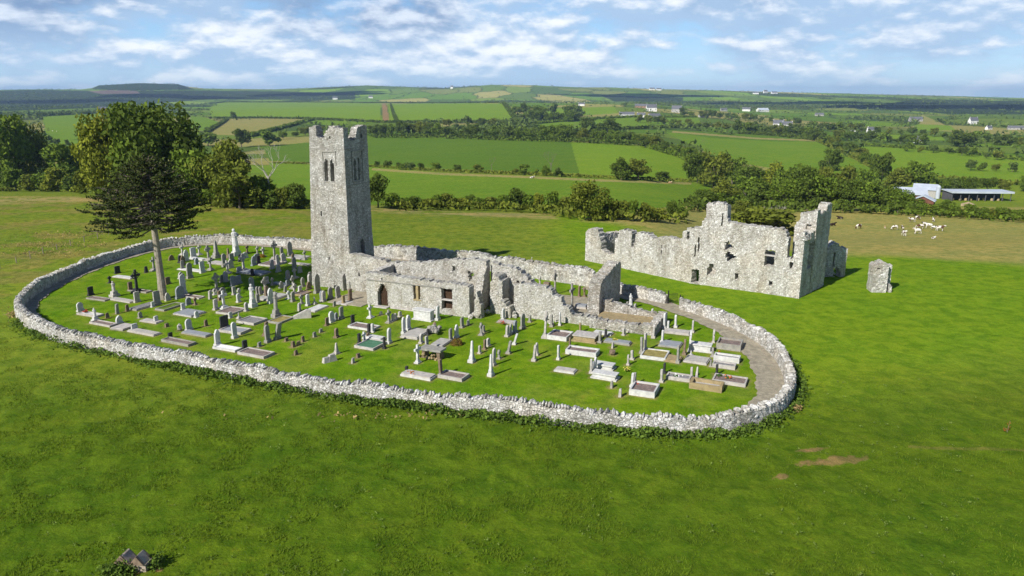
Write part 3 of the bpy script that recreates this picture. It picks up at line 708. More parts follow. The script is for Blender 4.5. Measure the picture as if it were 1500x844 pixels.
def ruin_wall(mb, O, ang, length, thick, top, holes=(), cell=0.2, jit=0.035, rag=0.12, batter=0.0, z0=-0.3, toplow=None):
    """rubble wall from O along ang; front face is on the right of its direction; body extends to the left (t>0)"""
    ns = max(2, int(length/cell)); cs = length/ns
    tmax = max(top(i*cs) for i in range(ns+1)); nz = int((tmax-z0)/cell)+2
    tops = [top(i*cs)+random.uniform(-rag, rag) for i in range(ns+1)]
    d = Vector((math.cos(ang), math.sin(ang), 0)); nl = Vector((-math.sin(ang), math.cos(ang), 0))
    keep = np.zeros((ns, nz), bool)
    for i in range(ns):
        s = (i+0.5)*cs; tt = min(tops[i], tops[i+1])
        for j in range(nz):
            z = z0+(j+0.5)*cell
            if z-cell*0.45 > tt: continue
            if any(h(s, z) for h in holes): continue
            keep[i, j] = True
    idx = {}
    def vert(i, j, side):
        key = (i, j, side)
        if key in idx: return idx[key]
        z = z0+j*cell; s = i*cs
        full = 0 < i < ns
        jj = jit
        z2 = min(z, tops[i]+0.02)+random.uniform(-jj, jj)*1.2
        s2 = s+random.uniform(-jj, jj)*(1.2 if full else 0.8)
        t = (0 if side == 0 else thick)+random.uniform(-jj, jj)*0.8
        if batter: t += batter*max(0, 1-z/6.0)*(-1 if side == 0 else 1)
        p = O+d*s2+nl*t
        mb.v.append((p.x, p.y, z2+O.z)); idx[key] = len(mb.v)-1
        return idx[key]
    def face(*q): mb.f.append(tuple(q)); mb.m.append(mb.mi)
    for i in range(ns):
        for j in range(nz):
            if not keep[i, j]: continue
            face(vert(i,j,0), vert(i+1,j,0), vert(i+1,j+1,0), vert(i,j+1,0))
            face(vert(i+1,j,1), vert(i,j,1), vert(i,j+1,1), vert(i+1,j+1,1))
            if i == 0 or not keep[i-1, j]: face(vert(i,j,1), vert(i,j,0), vert(i,j+1,0), vert(i,j+1,1))
            if i == ns-1 or not keep[i+1, j]: face(vert(i+1,j,0), vert(i+1,j,1), vert(i+1,j+1,1), vert(i+1,j+1,0))
            if j == nz-1 or not keep[i, j+1]: face(vert(i,j+1,0), vert(i+1,j+1,0), vert(i+1,j+1,1), vert(i,j+1,1))
            if j == 0 or not keep[i, j-1]: face(vert(i,j,1), vert(i+1,j,1), vert(i+1,j,0), vert(i,j,0))
# church frame
def CP(s, t, z=0.0): return CH_O+CS*s+CT*t+Vector((0,0,z))
def frame_box(mb, s0, s1, t0, t1, z0, z1, jit=0.0):
    vs = [CP(s,t,z) for z in (z0,z1) for s,t in ((s0,t0),(s1,t0),(s1,t1),(s0,t1))]
    if jit: vs = [v+Vector([random.uniform(-jit,jit) for _ in range(3)]) for v in vs]
    mb.add(vs, [(3,2,1,0),(4,5,6,7),(0,1,5,4),(1,2,6,5),(2,3,7,6),(3,0,4,7)])
def rubble(mb, pts, n, h, r=0.35):
    for _ in range(n):
        a = random.choice(pts)
        p = CP(a[0]+random.gauss(0,0.5), a[1]+random.gauss(0,0.5))
        k = random.uniform(0.5,1.2)*r
        mb.rock((p.x,p.y,random.uniform(0,h)), k, k*random.uniform(0.6,1), k*random.uniform(0.5,0.9), random.random()*6, 0.25)
CHURCH = empty('church_ruin', CP(0,0), 0, 'roofless grey stone church ruin with tall square bell tower inside the graveyard', 'church ruin')
def link(o, root):
    """parent o (built in world coordinates) to root without moving it"""
    o.parent = root; o.matrix_parent_inverse = Matrix.Translation(-Vector(root.location)) if root.rotation_euler.z == 0 else root.matrix_basis.inverted()
    return o
def build_church():
    A90 = CH_A+math.pi/2
    # --- bell tower
    H = 19.6; TS, TT, W, D = -10.65, 4.9, 5.0, 4.9
    mb = MB()
    cren = interp([(0,H+0.25),(1.15,H+0.55),(1.2,H-0.85),(2.0,H-1.0),(2.35,H-0.2),(2.9,H+0.1),(3.2,H+0.3),(W,H+0.25)])
    cren_e = interp([(0,H+0.2),(0.55,H+0.1),(0.75,H-1.0),(2.1,H-1.25),(2.2,H-1.2),(2.9,H+0.3),(4.5,H+0.5),(D,H+0.35)])
    cren_b = interp([(0,H+0.3),(1.2,H+0.3),(1.3,H-0.9),(3.4,H-0.9),(3.5,H+0.3),(W,H+0.2)])
    def lan(c): return arch(c-0.24, c+0.24, 13.5, 15.6, 16.25)
    holes_s = [lan(2.35), lan(3.15), rect(1.3,1.6,9.0,9.75), rect(2.9,3.15,18.55,18.9), rect(2.2,2.4,3.6,4.0)]
    holes_e = [lan(2.0), lan(2.8), arch(2.2,3.2,3.4,5.4,6.2), rect(3.5,3.8,18.6,19.05)]
    ruin_wall(mb, CP(TS,TT), CH_A, W, 0.95, cren, holes_s, 0.17, 0.022, 0.10)
    ruin_wall(mb, CP(TS+W,TT), A90, D, 0.95, cren_e, holes_e, 0.17, 0.022, 0.10)
    ruin_wall(mb, CP(TS+W,TT+D), CH_A+math.pi, W, 0.95, cren_b, [lan(2.2),lan(3.1)], 0.2, 0.022, 0.10)
    ruin_wall(mb, CP(TS,TT+D), A90+math.pi, D, 0.95, cren_b, [lan(2.2),lan(3.1)], 0.2, 0.022, 0.10)
    # taper: the west side leans in towards the top
    vs = []
    for x, y, z in mb.v:
        p = Vector((x,y,0))-CP(TS,TT); s, t = p.dot(CS), p.dot(CT)
        k = max(0.0, 1-max(z,0)/H)
        s += -0.95*k*(1-s/W)*1.0+0.10*k*(s/W); t += -0.28*k*(1-t/D)+0.5*max(0,1-z/6.5)*(t/D)
        q = CP(TS+s, TT+t); vs.append((q.x,q.y,z))
    mb.v = vs
    tower = link(mb.build('bell_tower', M_TOWER), CHURCH)
    for z0_, z1_ in ((11.6,11.8),(H-2.2,H-2.0)):
        mb = MB(); frame_box(mb, TS+0.5, TS+W-0.5, TT+0.5, TT+D-0.5, z0_, z1_); link(mb.build('tower_floor', MAT['wood']), CHURCH)
    e = 0.07
    for z in (17.35, 12.95):
        mb = MB(); frame_box(mb, TS-e-0.1, TS+W+e, TT-e, TT+0.3, z, z+0.10); frame_box(mb, TS+W-0.3, TS+W+e, TT-e+0.003, TT+D+e, z+0.002, z+0.102)
        link(mb.build('string_course', MAT['grey']), CHURCH)
    for face in (0, 1):      # label mould framing the paired lancets
        mb = MB()
        def fb(a0, a1, z0, z1, pr=0.10):
            if face == 0: frame_box(mb, TS+a0, TS+a1, TT-pr, TT+0.1, z0, z1)
            else: frame_box(mb, TS+W-0.1, TS+W+pr, TT+a0, TT+a1, z0, z1)
        c0, c1 = (1.72, 3.75) if face == 0 else (1.3, 3.6)
        fb(c0, c1, 17.0, 17.15, 0.13); fb(c0, c0+0.12, 13.2, 17.0, 0.12); fb(c1-0.12, c1, 15.6 if face == 0 else 13.2, 17.0, 0.12)
        fb(c0, c1, 13.25, 13.36, 0.09)
        link(mb.build('window_frame', MAT['grey']), CHURCH)
    # --- nave south wall (wall B) and rough toothing on the tower corner
    mb = MB()
    ruin_wall(mb, CP(-6.3,4.55), CH_A, 19.6, 0.95, interp([(0,4.75),(2,4.6),(6,4.35),(6.4,4.1),(9,4.3),(12,4.65),(15,5.2),(18,5.55),(19.6,5.4)]),
              [rect(15.2,15.6,3.9,4.6), blob(17.6,3.6,0.4,0.5,1), rect(2.0,2.3,2.0,2.5), arch(13.6,15.2,-1,1.4,2.4), arch(9.6,11.6,-1,1.4,2.4)], 0.2, 0.04, 0.12)
    ruin_wall(mb, CP(-5.9,5.2), A90, 1.2, 0.8, interp([(0,7.2),(0.6,6.3),(1.2,4.6)]), (), 0.2, 0.05, 0.2)
    link(mb.build('nave_wall', M_CHURCH), CHURCH)
    # --- south aisle (wall A) with arched door and windows
    mb = MB()
    ruin_wall(mb, CP(0,0), CH_A, 13.4, 1.15, interp([(0,3.85),(4,3.8),(8,3.65),(10.2,3.5),(10.5,3.75),(13.4,3.5)]),
              [arch(1.55,2.85,-1,1.75,2.75), rect(2.05,2.3,3.0,3.45), rect(6.35,6.7,1.35,3.0), rect(6.95,7.3,1.35,3.0), rect(9.95,11.25,0.55,2.95)], 0.15, 0.025, 0.10)
    ruin_wall(mb, CP(0.95,1.1), A90, 3.5, 0.95, interp([(0,3.8),(3.5,4.0)]), (), 0.2, 0.03, 0.1)
    link(mb.build('aisle_wall', M_CHURCH), CHURCH)
    mb = MB()
    ruin_wall(mb, CP(13.4,2.7), A90, 2.0, 0.8, interp([(0,1.2),(0.5,2.6),(1.1,4.2),(2.0,5.0)]), (), 0.2, 0.04, 0.15)
    link(mb.build('cross_wall', M_CHURCH), CHURCH)
    mb = MB(); frame_box(mb, 0.05, 9.9, -0.10, 0.1, 3.02, 3.12, 0.008); link(mb.build('drip_ledge', MAT['grey']), CHURCH)
    mb = MB(); frame_box(mb, 9.9, 11.3, -0.03, 0.35, 1.65, 1.78); link(mb.build('window_transom', MAT['pale']), CHURCH)
    mb = MB(); frame_box(mb, 6.68, 6.97, -0.02, 0.5, 1.2, 3.1); frame_box(mb, 6.3, 7.35, -0.04, 0.4, 3.0, 3.14); frame_box(mb, 6.3, 7.35, -0.05, 0.4, 1.22, 1.36)
    link(mb.build('window_frame', MAT['tan']), CHURCH)
    mb = MB(); frame_box(mb, 6.36, 6.69, 0.34, 0.42, 1.9, 3.02); link(mb.build('window_infill', MAT['tan']), CHURCH)
    mb = MB(); frame_box(mb, 9.9, 11.3, 0.62, 0.72, 0.4, 3.1); link(mb.build('window_shade_sheet', MAT['wood']), CHURCH)  # dark sheet added to stand for the shade behind this opening
    mb = MB()
    pts = [(1.55,-0.2),(2.85,-0.2),(2.85,1.8),(2.7,2.25),(2.2,2.74),(1.7,2.25),(1.55,1.8)]
    lo = [CP(a,0.50,b) for a,b in pts]; hi = [CP(a,0.60,b) for a,b in pts]; k = len(pts)
    mb.add(lo+hi, [tuple(range(k)), tuple(range(2*k-1,k-1,-1))]+[(i,k+i,k+(i+1)%k,(i+1)%k) for i in range(k)])
    for q in range(5): frame_box(mb, 1.62+q*0.26, 1.66+q*0.26, 0.47, 0.50, 0, 2.1)
    link(mb.build('door', MAT['wood']), CHURCH)  # dark panel added to stand for the shade inside the arch
    mb = MB(); frame_box(mb, 1.3, 3.1, -0.7, 0.0, -0.1, 0.12, 0.03); frame_box(mb, 3.4, 9.8, -0.35, 0.0, -0.1, 0.14, 0.03); link(mb.build('door_step', MAT['pale']), CHURCH)
    # --- broken middle: piers and lumps
    mb = MB()
    ruin_wall(mb, CP(14.0,4.6), CH_A, 5.4, 0.95, interp([(0,5.3),(1.2,5.2),(2.6,5.0),(3.6,4.7),(4.4,3.9),(5.4,3.0)]), [arch(2.6,3.9,-1,2.3,3.6), blob(1.0,3.9,0.45,0.35,2)], 0.2, 0.06, 0.2)
    ruin_wall(mb, CP(14.7,2.6), CH_A, 1.5, 1.9, interp([(0,3.7),(0.5,4.4),(1.0,4.3),(1.5,3.6)]), (), 0.2, 0.07, 0.25)
    ruin_wall(mb, CP(13.9,0.2), CH_A, 0.8, 0.8, interp([(0,2.1),(0.35,3.3),(0.8,1.7)]), (), 0.18, 0.05, 0.1)
    ruin_wall(mb, CP(16.4,1.6), CH_A, 1.2, 1.2, interp([(0,2.2),(0.5,1.9),(1.2,1.2)]), (), 0.2, 0.06, 0.2)
    ruin_wall(mb, CP(13.4,5.5), CH_A, 5.0, 0.5, interp([(0,4.8),(3.5,4.2),(5.0,2.6)]), (), 0.25, 0.06, 0.2)
    rubble(mb, [(14,0.6),(14.6,2),(15.5,3.8),(17.5,4.2),(18.2,2.8)], 45, 0.5)
    link(mb.build('broken_pier', M_CHURCH), CHURCH)
    # --- chancel south wall (wall C), stepping down to a low wall
    mb = MB()
    ruin_wall(mb, CP(17.6,2.55), CH_A, 9.0, 0.95, interp([(0,3.6),(0.9,3.9),(2.2,3.8),(4.3,3.65),(4.5,3.3),(4.7,2.9),(5.6,2.7),(5.8,1.9),(6.6,1.6),(6.8,1.0),(9.0,0.95)]), (), 0.17, 0.03, 0.12)
    ruin_wall(mb, CP(18.5,3.4), A90, 2.6, 0.9, interp([(0,3.4),(1.5,2.6),(2.6,1.6)]), (), 0.2, 0.05, 0.2)
    rubble(mb, [(22.3,3.4),(22.6,2.0),(19.4,4.5)], 22, 0.35, 0.28)
    link(mb.build('chancel_wall', M_CHURCH), CHURCH)
    # --- east gable
    mb = MB()
    ruin_wall(mb, CP(26.45,5.6), A90, 8.3, 1.35, interp([(0,2.6),(0.35,3.7),(1.0,4.1),(3.0,4.25),(5.5,4.6),(7.4,4.85),(8.3,4.6)]), (), 0.18, 0.035, 0.15)
    rubble(mb, [(25.5,5.4),(26,5.0)], 14, 0.5, 0.3)
    link(mb.build('east_gable', M_RUBBLE), CHURCH)
    # --- low walled plot beyond the gable
    mb = MB()
    ruin_wall(mb, CP(26.6,1.9), CH_A, 7.0, 0.9, interp([(0,1.1),(3,0.95),(7,1.0)]), (), 0.2, 0.05, 0.12)
    ruin_wall(mb, CP(33.6,1.95), A90, 5.3, 0.85, interp([(0,1.0),(5.3,1.1)]), (), 0.2, 0.05, 0.12)
    ruin_wall(mb, CP(26.5,6.6), CH_A, 6.4, 0.7, interp([(0,1.9),(2.4,1.6),(4,1.1),(6.4,0.9)]), (), 0.2, 0.05, 0.12)
    link(mb.build('low_wall', M_RUBBLE), CHURCH)
    mb = MB(); frame_box(mb, 26.6, 32.9, 2.7, 6.7, -0.1, 0.55, 0.02); link(mb.build('raised_floor', MAT['tan']), CHURCH)
    mb = MB(); frame_box(mb, 17.7, 25.3, 3.4, 13.0, -0.1, 0.10); frame_box(mb, -0.3, 13.5, 5.4, 13.0, -0.1, 0.09); frame_box(mb, -4.8, 0.0, -1.2, 4.4, -0.1, 0.08)
    link(mb.build('gravel_floor', MAT['path']), CHURCH)
build_church()

# ---------------------------------------------------------------- college ruin
def build_college():
    a = P(857, 381); bq = P(1012, 415); c = P(1170, 437.5); dq = P(1205, 418)
    root = empty('college_ruin', bq, 0, 'long roofless grey stone college ruin with turret outside the graveyard wall', 'college ruin')
    A1 = math.atan2(bq.y-a.y, bq.x-a.x); L1 = (bq-a).length
    A2 = math.atan2(c.y-bq.y, c.x-bq.x); L2 = (c-bq).length
    A3 = math.atan2(dq.y-c.y, dq.x-c.x); L3 = (dq-c).length
    def u1(px): # pixel column -> distance along wall 1
        return float(np.interp(px, PX1, S1))
    S1 = np.linspace(0, L1, 60); PX1 = [proj(a.x+math.cos(A1)*s, a.y+math.sin(A1)*s, 2)[0] for s in S1]
    S2 = np.linspace(0, L2, 60); PX2 = [proj(bq.x+math.cos(A2)*s, bq.y+math.sin(A2)*s, 3)[0] for s in S2]
    def u2(px): return float(np.interp(px, PX2, S2))
    def zof(o, ang, s, py):
        x = o.x+math.cos(ang)*s; y = o.y+math.sin(ang)*s
        v = np.linspace(-1, 14, 300); q = proj(x, y, v)[1]
        return float(np.interp(-py, -q, v))
    def prof1(l): return interp([(u1(px), zof(a, A1, u1(px), py)) for px, py in l])
    def prof2(l): return interp([(u2(px), zof(bq, A2, u2(px), py)) for px, py in l])
    def r1(x0, x1, y0, y1):
        s0, s1 = u1(x0), u1(x1); sm = (s0+s1)/2; return rect(s0, s1, zof(a,A1,sm,y1), zof(a,A1,sm,y0))
    def r2(x0, x1, y0, y1):
        s0, s1 = u2(x0), u2(x1); sm = (s0+s1)/2; return rect(s0, s1, zof(bq,A2,sm,y1), zof(bq,A2,sm,y0))
    def b2(x, y, rx, ry, sd):
        s = u2(x); k = mpp(90); return blob(s, zof(bq,A2,s,y), rx*k*1.2, ry*k, sd)
    T1 = [(857,340),(860,336),(870,334),(876,337),(880,352),(882,366),(888,371),(899,374),(902,364),(904,352),(905,337),(912,336),(925,340),(926.5,356),(928,356),(930,340),(948,343),(954,349),(966,348),(982,348),(994,352),(997,340),(1004,334),(1012,334)]
    mb = MB()
    ruin_wall(mb, a, A1, L1, 1.1, prof1(T1), [r1(924,927.5,342,363), r1(967,969.5,358,364), r1(967,969.5,367,373), r1(1004,1006.5,338,352), r1(1014.8,1024,395,416)], 0.22, 0.05, 0.13)
    T2 = [(1012,333),(1023,333),(1026,322),(1030,319),(1031,304),(1034,299),(1052,299),(1060,302),(1060.5,316),(1062,326),(1085,329),(1120,333),(1139,335),(1146,341),(1151,350),(1153.5,362),(1153,377),(1158,380),(1162.5,372),(1164.5,356),(1167,340),(1174,338),(1180,342)]
    holes = [r2(1014.8,1024.6,395.5,414.5), r2(1020,1022,348,368), r2(1017,1019,358,378), r2(1051.5,1057.5,313,332), b2(1162.5,389,6,4.5,2), b2(1068,376,6,6,1), b2(1065,360,5,6,2), r2(1119,1133,367,389), b2(1043,396,5.5,9,3),
             r2(1078.5,1083.5,401,409), r2(1128.5,1134,412.5,418)]
    ruin_wall(mb, bq, A2, L2, 1.15, prof2(T2), holes, 0.2, 0.045, 0.14)
    link(mb.build('front_wall', M_COLLEGE), root)
    # turret: box behind the front skin
    s0, s1 = u2(1029.5), u2(1060)
    base = bq+Vector((math.cos(A2), math.sin(A2), 0))*s0; d2 = Vector((math.cos(A2), math.sin(A2), 0)); n2 = Vector((-math.sin(A2), math.cos(A2), 0))
    ht = zof(bq, A2, (s0+s1)/2, 300)
    mb = MB(); w = s1-s0
    ruin_wall(mb, base+d2*w+n2*0.05, A2+math.pi/2, 1.3, 0.5, interp([(0,ht),(1.3,ht-0.1)]), [rect(0.45,0.85,ht-3.0,ht-0.9)], 0.2, 0.04, 0.1)
    ruin_wall(mb, base+d2*w+n2*1.3, A2+math.pi, w, 0.4, interp([(0,ht),(w,ht)]), (), 0.22, 0.04, 0.1)
    ruin_wall(mb, base+n2*1.3, A2-math.pi/2, 1.2, 0.4, interp([(0,ht),(1.2,ht)]), (), 0.22, 0.04, 0.1)
    ruin_wall(mb, base+d2*0.35+n2*0.35, A2, w-0.7, 0.8, interp([(0,ht+0.05),(w/2,ht+0.3),(w,ht)]), (), 0.25, 0.05, 0.1, z0=ht-0.6)
    link(mb.build('turret', M_COLLEGE), root)
    # east block, tall, end face in shade
    he = zof(c, A3, 0.3, 345); hb = zof(c, A3, L3-0.2, 298)
    mb = MB()
    ruin_wall(mb, c, A3, L3, 1.1, interp([(0,he-0.5),(0.6,he+0.1),(L3*0.42,he+0.2),(L3*0.45,hb-1.2),(L3*0.55,hb-0.9),(L3*0.8,hb-0.6),(L3*0.84,hb),(L3,hb+0.1)]),
              [rect(L3*0.22,L3*0.38,3.2,6.6), rect(L3*0.5,L3*0.56,1.4,2.1)], 0.2, 0.05, 0.18)
    d3 = Vector((math.cos(A3), math.sin(A3), 0)); n3 = Vector((-math.sin(A3), math.cos(A3), 0))
    # front of the upper chamber, set back from the facade
    o2 = c+d3*(L3*0.40)+n3*2.5
    ruin_wall(mb, o2, A3-math.pi/2, 2.6, 1.0, interp([(0,hb-2.3),(0.5,hb-1.7),(0.6,hb-0.9),(1.8,hb-0.6),(2.6,hb-0.2)]), [rect(1.45,2.1,6.9,8.6)], 0.2, 0.05, 0.16)
    ruin_wall(mb, c+d3*(L3-0.2)+n3*2.4, A3-math.pi/2, 2.3, 0.9, interp([(0,hb-2.6),(1.2,hb-1.0),(2.3,hb)]), (), 0.22, 0.05, 0.2)
    link(mb.build('east_block', M_COLLEGE), root)
    # facade shoulder left of the east block that carries the chamber front
    mb = MB()
    # sloping broken top between facade and chamber
    for k in range(26):
        p = c-d2*random.uniform(0.0,0.7)+d3*random.uniform(0.2,2.2); mb.rock((p.x,p.y,he-0.35+random.uniform(-0.35,0.3)), random.uniform(0.3,0.6), random.uniform(0.3,0.5), random.uniform(0.2,0.35), random.random()*6)
    link(mb.build('broken_wall', M_COLLEGE), root)
    # rear range and cross walls
    mb = MB()
    n1 = Vector((-math.sin(A1), math.cos(A1), 0)); d1 = Vector((math.cos(A1), math.sin(A1), 0))
    ruin_wall(mb, a+n1*7.0, A1, L1*0.75, 1.0, interp([(0,3.5),(6,2.6),(L1*0.75,2.2)]), (), 0.25, 0.05, 0.15)
    ruin_wall(mb, a+d1*0.9+n1*0.6, A1+math.pi/2, 7.0, 0.9, interp([(0,4.0),(7,3.4)]), (), 0.25, 0.05, 0.15)
    ruin_wall(mb, a+d1*6.0+n1*0.6, A1+math.pi/2, 7.0, 0.9, interp([(0,4.0),(3,4.2),(7,2.9)]), (), 0.25, 0.05, 0.15)
    ruin_wall(mb, bq+n2*7.5+d2*2.5, A2, L2*0.5, 1.0, interp([(0,3.0),(L2*0.3,2.2),(L2*0.5,2.0)]), (), 0.25, 0.05, 0.15)
    ruin_wall(mb, bq+n2*3.0+d2*0.3, A2, L2*0.74, 0.8, interp([(0,4.6),(L2*0.4,5.0),(L2*0.74,4.4)]), (), 0.25, 0.05, 0.2)  # unseen inner wall, added to keep the window openings in shade
    link(mb.build('rear_wall', M_COLLEGE), root)
    # return wall seen right of the east block
    e0 = P(1205, 405); e = e0+Vector((34*mpp(e0.y), 0.25, 0))
    AE = math.atan2(e.y-e0.y, e.x-e0.x); LE = (e-e0).length
    mb = MB()
    ruin_wall(mb, e0, AE, LE, 1.3, interp([(0,3.6),(LE*0.4,4.6),(LE*0.75,4.0),(LE,3.8)]), [blob(LE*0.62,0.4,0.5,0.8,1), rect(LE*0.43,LE*0.5,1.2,3.4)], 0.2, 0.05, 0.16)
    link(mb.build('return_wall', M_COLLEGE), root)
    mb = MB()
    sa = u2(1118.5); sb = u2(1134); zc = zof(bq, A2, (sa+sb)/2, 375.5)
    for z0_, z1_ in ((zc, zc+0.14),):
        vs = [bq+d2*s+n2*t+Vector((0,0,z)) for z in (z0_, z1_) for s, t in ((sa,-0.02),(sb,-0.02),(sb,0.4),(sa,0.4))]
        mb.add(vs, [(3,2,1,0),(4,5,6,7),(0,1,5,4),(1,2,6,5),(2,3,7,6),(3,0,4,7)])
    link(mb.build('window_transom', MAT['pale']), root)
    # free-standing stump
    s0_ = P(1276, 428); s1_ = P(1306, 429)
    AS = math.atan2(s1_.y-s0_.y, s1_.x-s0_.x); LS = (s1_-s0_).length
    st = empty('wall_stump', (s0_+s1_)/2, 0, 'isolated square stump of ruined grey masonry standing alone on the grass', 'ruin stump')
    mb = MB()
    ruin_wall(mb, s0_, AS, LS*0.72, 1.9, interp([(0,3.4),(LS*0.3,3.75),(LS*0.6,3.5),(LS*0.72,3.6)]), [blob(LS*0.25,3.0,0.15,0.12,1)], 0.18, 0.06, 0.2)
    ruin_wall(mb, s0_+Vector((math.cos(AS),math.sin(AS),0))*LS*0.70+Vector((-math.sin(AS),math.cos(AS),0))*0.9, AS, LS*0.3, 1.0, interp([(0,3.5),(LS*0.3,3.3)]), (), 0.18, 0.06, 0.2)
    ruin_wall(mb, s0_+Vector((math.cos(AS),math.sin(AS),0))*LS*0.86+Vector((-math.sin(AS),math.cos(AS),0))*0.1, AS, LS*0.14, 0.9, interp([(0,1.3),(LS*0.14,0.8)]), (), 0.15, 0.05, 0.15)
    link(mb.build('masonry', M_COLLEGE), st)
    return root
build_college()
# ---------------------------------------------------------------- vegetation
def leaf_quads(C, size, normal=None, spread=1.0, flat=0.0):
    """quads of leaf clumps at points C (n,3)"""
    n = len(C)
    a = RNG.normal(size=(n,3))
    if normal is not None: a = a*spread+normal
    a[:,2] += flat
    a /= np.linalg.norm(a, axis=1)[:,None]+1e-9
    b = np.cross(a, RNG.normal(size=(n,3))); b /= np.linalg.norm(b, axis=1)[:,None]+1e-9
    c = np.cross(a, b)
    s = (size*RNG.uniform(0.55, 1.25, n))[:,None]
    k = RNG.uniform(0.55, 1.0, (n,1))
    bend = a*s*RNG.uniform(-0.25,0.25,(n,1))
    V = np.stack([C-b*s-c*s*k*0.4+bend, C-b*s*0.1-c*s*k-bend, C+b*s+c*s*k*0.3+bend, C+b*s*0.15+c*s*k-bend], 1).reshape(-1,3)
    F = np.arange(n*4).reshape(n,4)
    tint = np.repeat(RNG.uniform(0,1,n), 4)
    return V, F, tint
def crown_points(lobes, n, fill=0.25):
    w = np.array([l[3]*l[4]+l[3]*l[5]+l[4]*l[5] for l in lobes]); w = w/w.sum()
    k = RNG.choice(len(lobes), n, p=w)
    L = np.array(lobes)[k]
    d = RNG.normal(size=(n,3)); d /= np.linalg.norm(d,axis=1)[:,None]
    r = np.where(RNG.uniform(size=n) < fill, RNG.uniform(0.35,0.85,n), RNG.uniform(0.82,1.06,n))
    r *= 1+0.16*np.sin(d[:,0]*7+k)*np.sin(d[:,1]*6+k*2)+0.1*np.sin(d[:,2]*11+k)
    P_ = L[:,:3]+d*r[:,None]*L[:,3:6]
    return P_, d
def make_lobes(seed, n, shape):
    """unit tree: height 1, half width .5; lobes fill a crown"""
    r = np.random.default_rng(seed); out = []
    for i in range(n):
        a = r.uniform(0, 2*math.pi); h = r.uniform(0.0, 1.0)
        if shape == 'round': z = 0.16+0.69*h; rad = 0.34*math.sqrt(max(0.05, 1-((z-0.45)/0.52)**2))
        elif shape == 'tall': z = 0.22+0.66*h; rad = 0.30*(1-0.75*((z-0.4)/0.55)**2 if z > 0.4 else 0.8)
        elif shape == 'bush': z = 0.15+0.58*h; rad = 0.36*(1-0.6*h)
        else: z = 0.34+0.5*h; rad = 0.36*math.sin(math.pi*min(1,(0.35+0.6*h)))
        s = r.uniform(0.13, 0.21)
        out.append((rad*math.cos(a), rad*math.sin(a), z, s*r.uniform(0.9,1.25), s*r.uniform(0.9,1.25), s*r.uniform(0.65,0.95)))
    out.append((0,0,0.52 if shape != 'bush' else 0.4,0.26,0.26,0.34))
    return out
PROTO = {}
def proto_tree(key, shape, seed, nl, nq, size, trunk=True):
    lobes = make_lobes(seed, nl, shape)
    pts, d = crown_points(lobes, nq)
    pts[:,2] = np.clip(pts[:,2], 0.02, 1.0)
    V, F, t = leaf_quads(pts, size, d, 0.9)
    t = np.clip(t*0.75+0.25*np.repeat(fbm(pts[:,0]*5+seed, pts[:,2]*5, seed), 4), 0, 1)
    crown = np_mesh('crown', V, F, LEAF['mid'], attrs={'tint': t}); me = crown.data
    bpy.data.objects.remove(crown)
    tm = None
    if trunk:
        mb = MB(); rr = random.Random(seed)
        mb.tube([(0,0,-0.03),(0.005,0.0,0.12),(rr.uniform(-.02,.02),rr.uniform(-.02,.02),0.32),(rr.uniform(-.03,.03),rr.uniform(-.03,.03),0.6)], [0.034,0.024,0.019,0.008], 7)
        for k in range(6):
            a = k*1.05+rr.random(); z = rr.uniform(0.2,0.42); l = rr.uniform(0.18,0.33)
            mb.tube([(0,0,z),(math.cos(a)*l*0.55,math.sin(a)*l*0.55,z+0.1),(math.cos(a)*l,math.sin(a)*l,z+0.24)], [0.012,0.008,0.003], 5)
        o = mb.build('trunk', MAT['bark']); tm = o.data; bpy.data.objects.remove(o)
    PROTO[key] = (me, tm)
for k in range(3): proto_tree('big%d'%k, 'round', 100+k, 22, 5200, 0.028)
for k in range(3): proto_tree('round%d'%k, 'round', 200+k, 14, 2200, 0.040)
for k in range(2): proto_tree('tall%d'%k, 'tall', 300+k, 16, 2400, 0.036)
for k in range(3): proto_tree('bush%d'%k, 'bush', 400+k, 12, 1500, 0.050)
for k in range(3): proto_tree('far%d'%k, 'round', 500+k, 9, 420, 0.085)
def tree(name, px, pyb, pyt, hw, col, key, label, group=None, cat='tree', pos=None, h=None, w=None):
    p = pos if pos is not None else hit(px, pyb)
    k = mpp(p.y)
    h = h if h else (pyb-pyt)*k/math.cos(PITCH*0.6); w = w if w else 2*hw*k
    root = empty(name, p-Vector((0,0,0.05)), random.uniform(0,6.28), label, cat, group)
    me, tm = PROTO[key]
    for nm, m in (('crown', me), ('trunk', tm)):
        if m is None: continue
        o = bpy.data.objects.new(nm, m); COL.objects.link(o); o.parent = root
        o.scale = (w, w, h)
        if nm == 'crown':
            o.material_slots[0].link = 'OBJECT'; o.material_slots[0].material = LEAF[col]
    return root
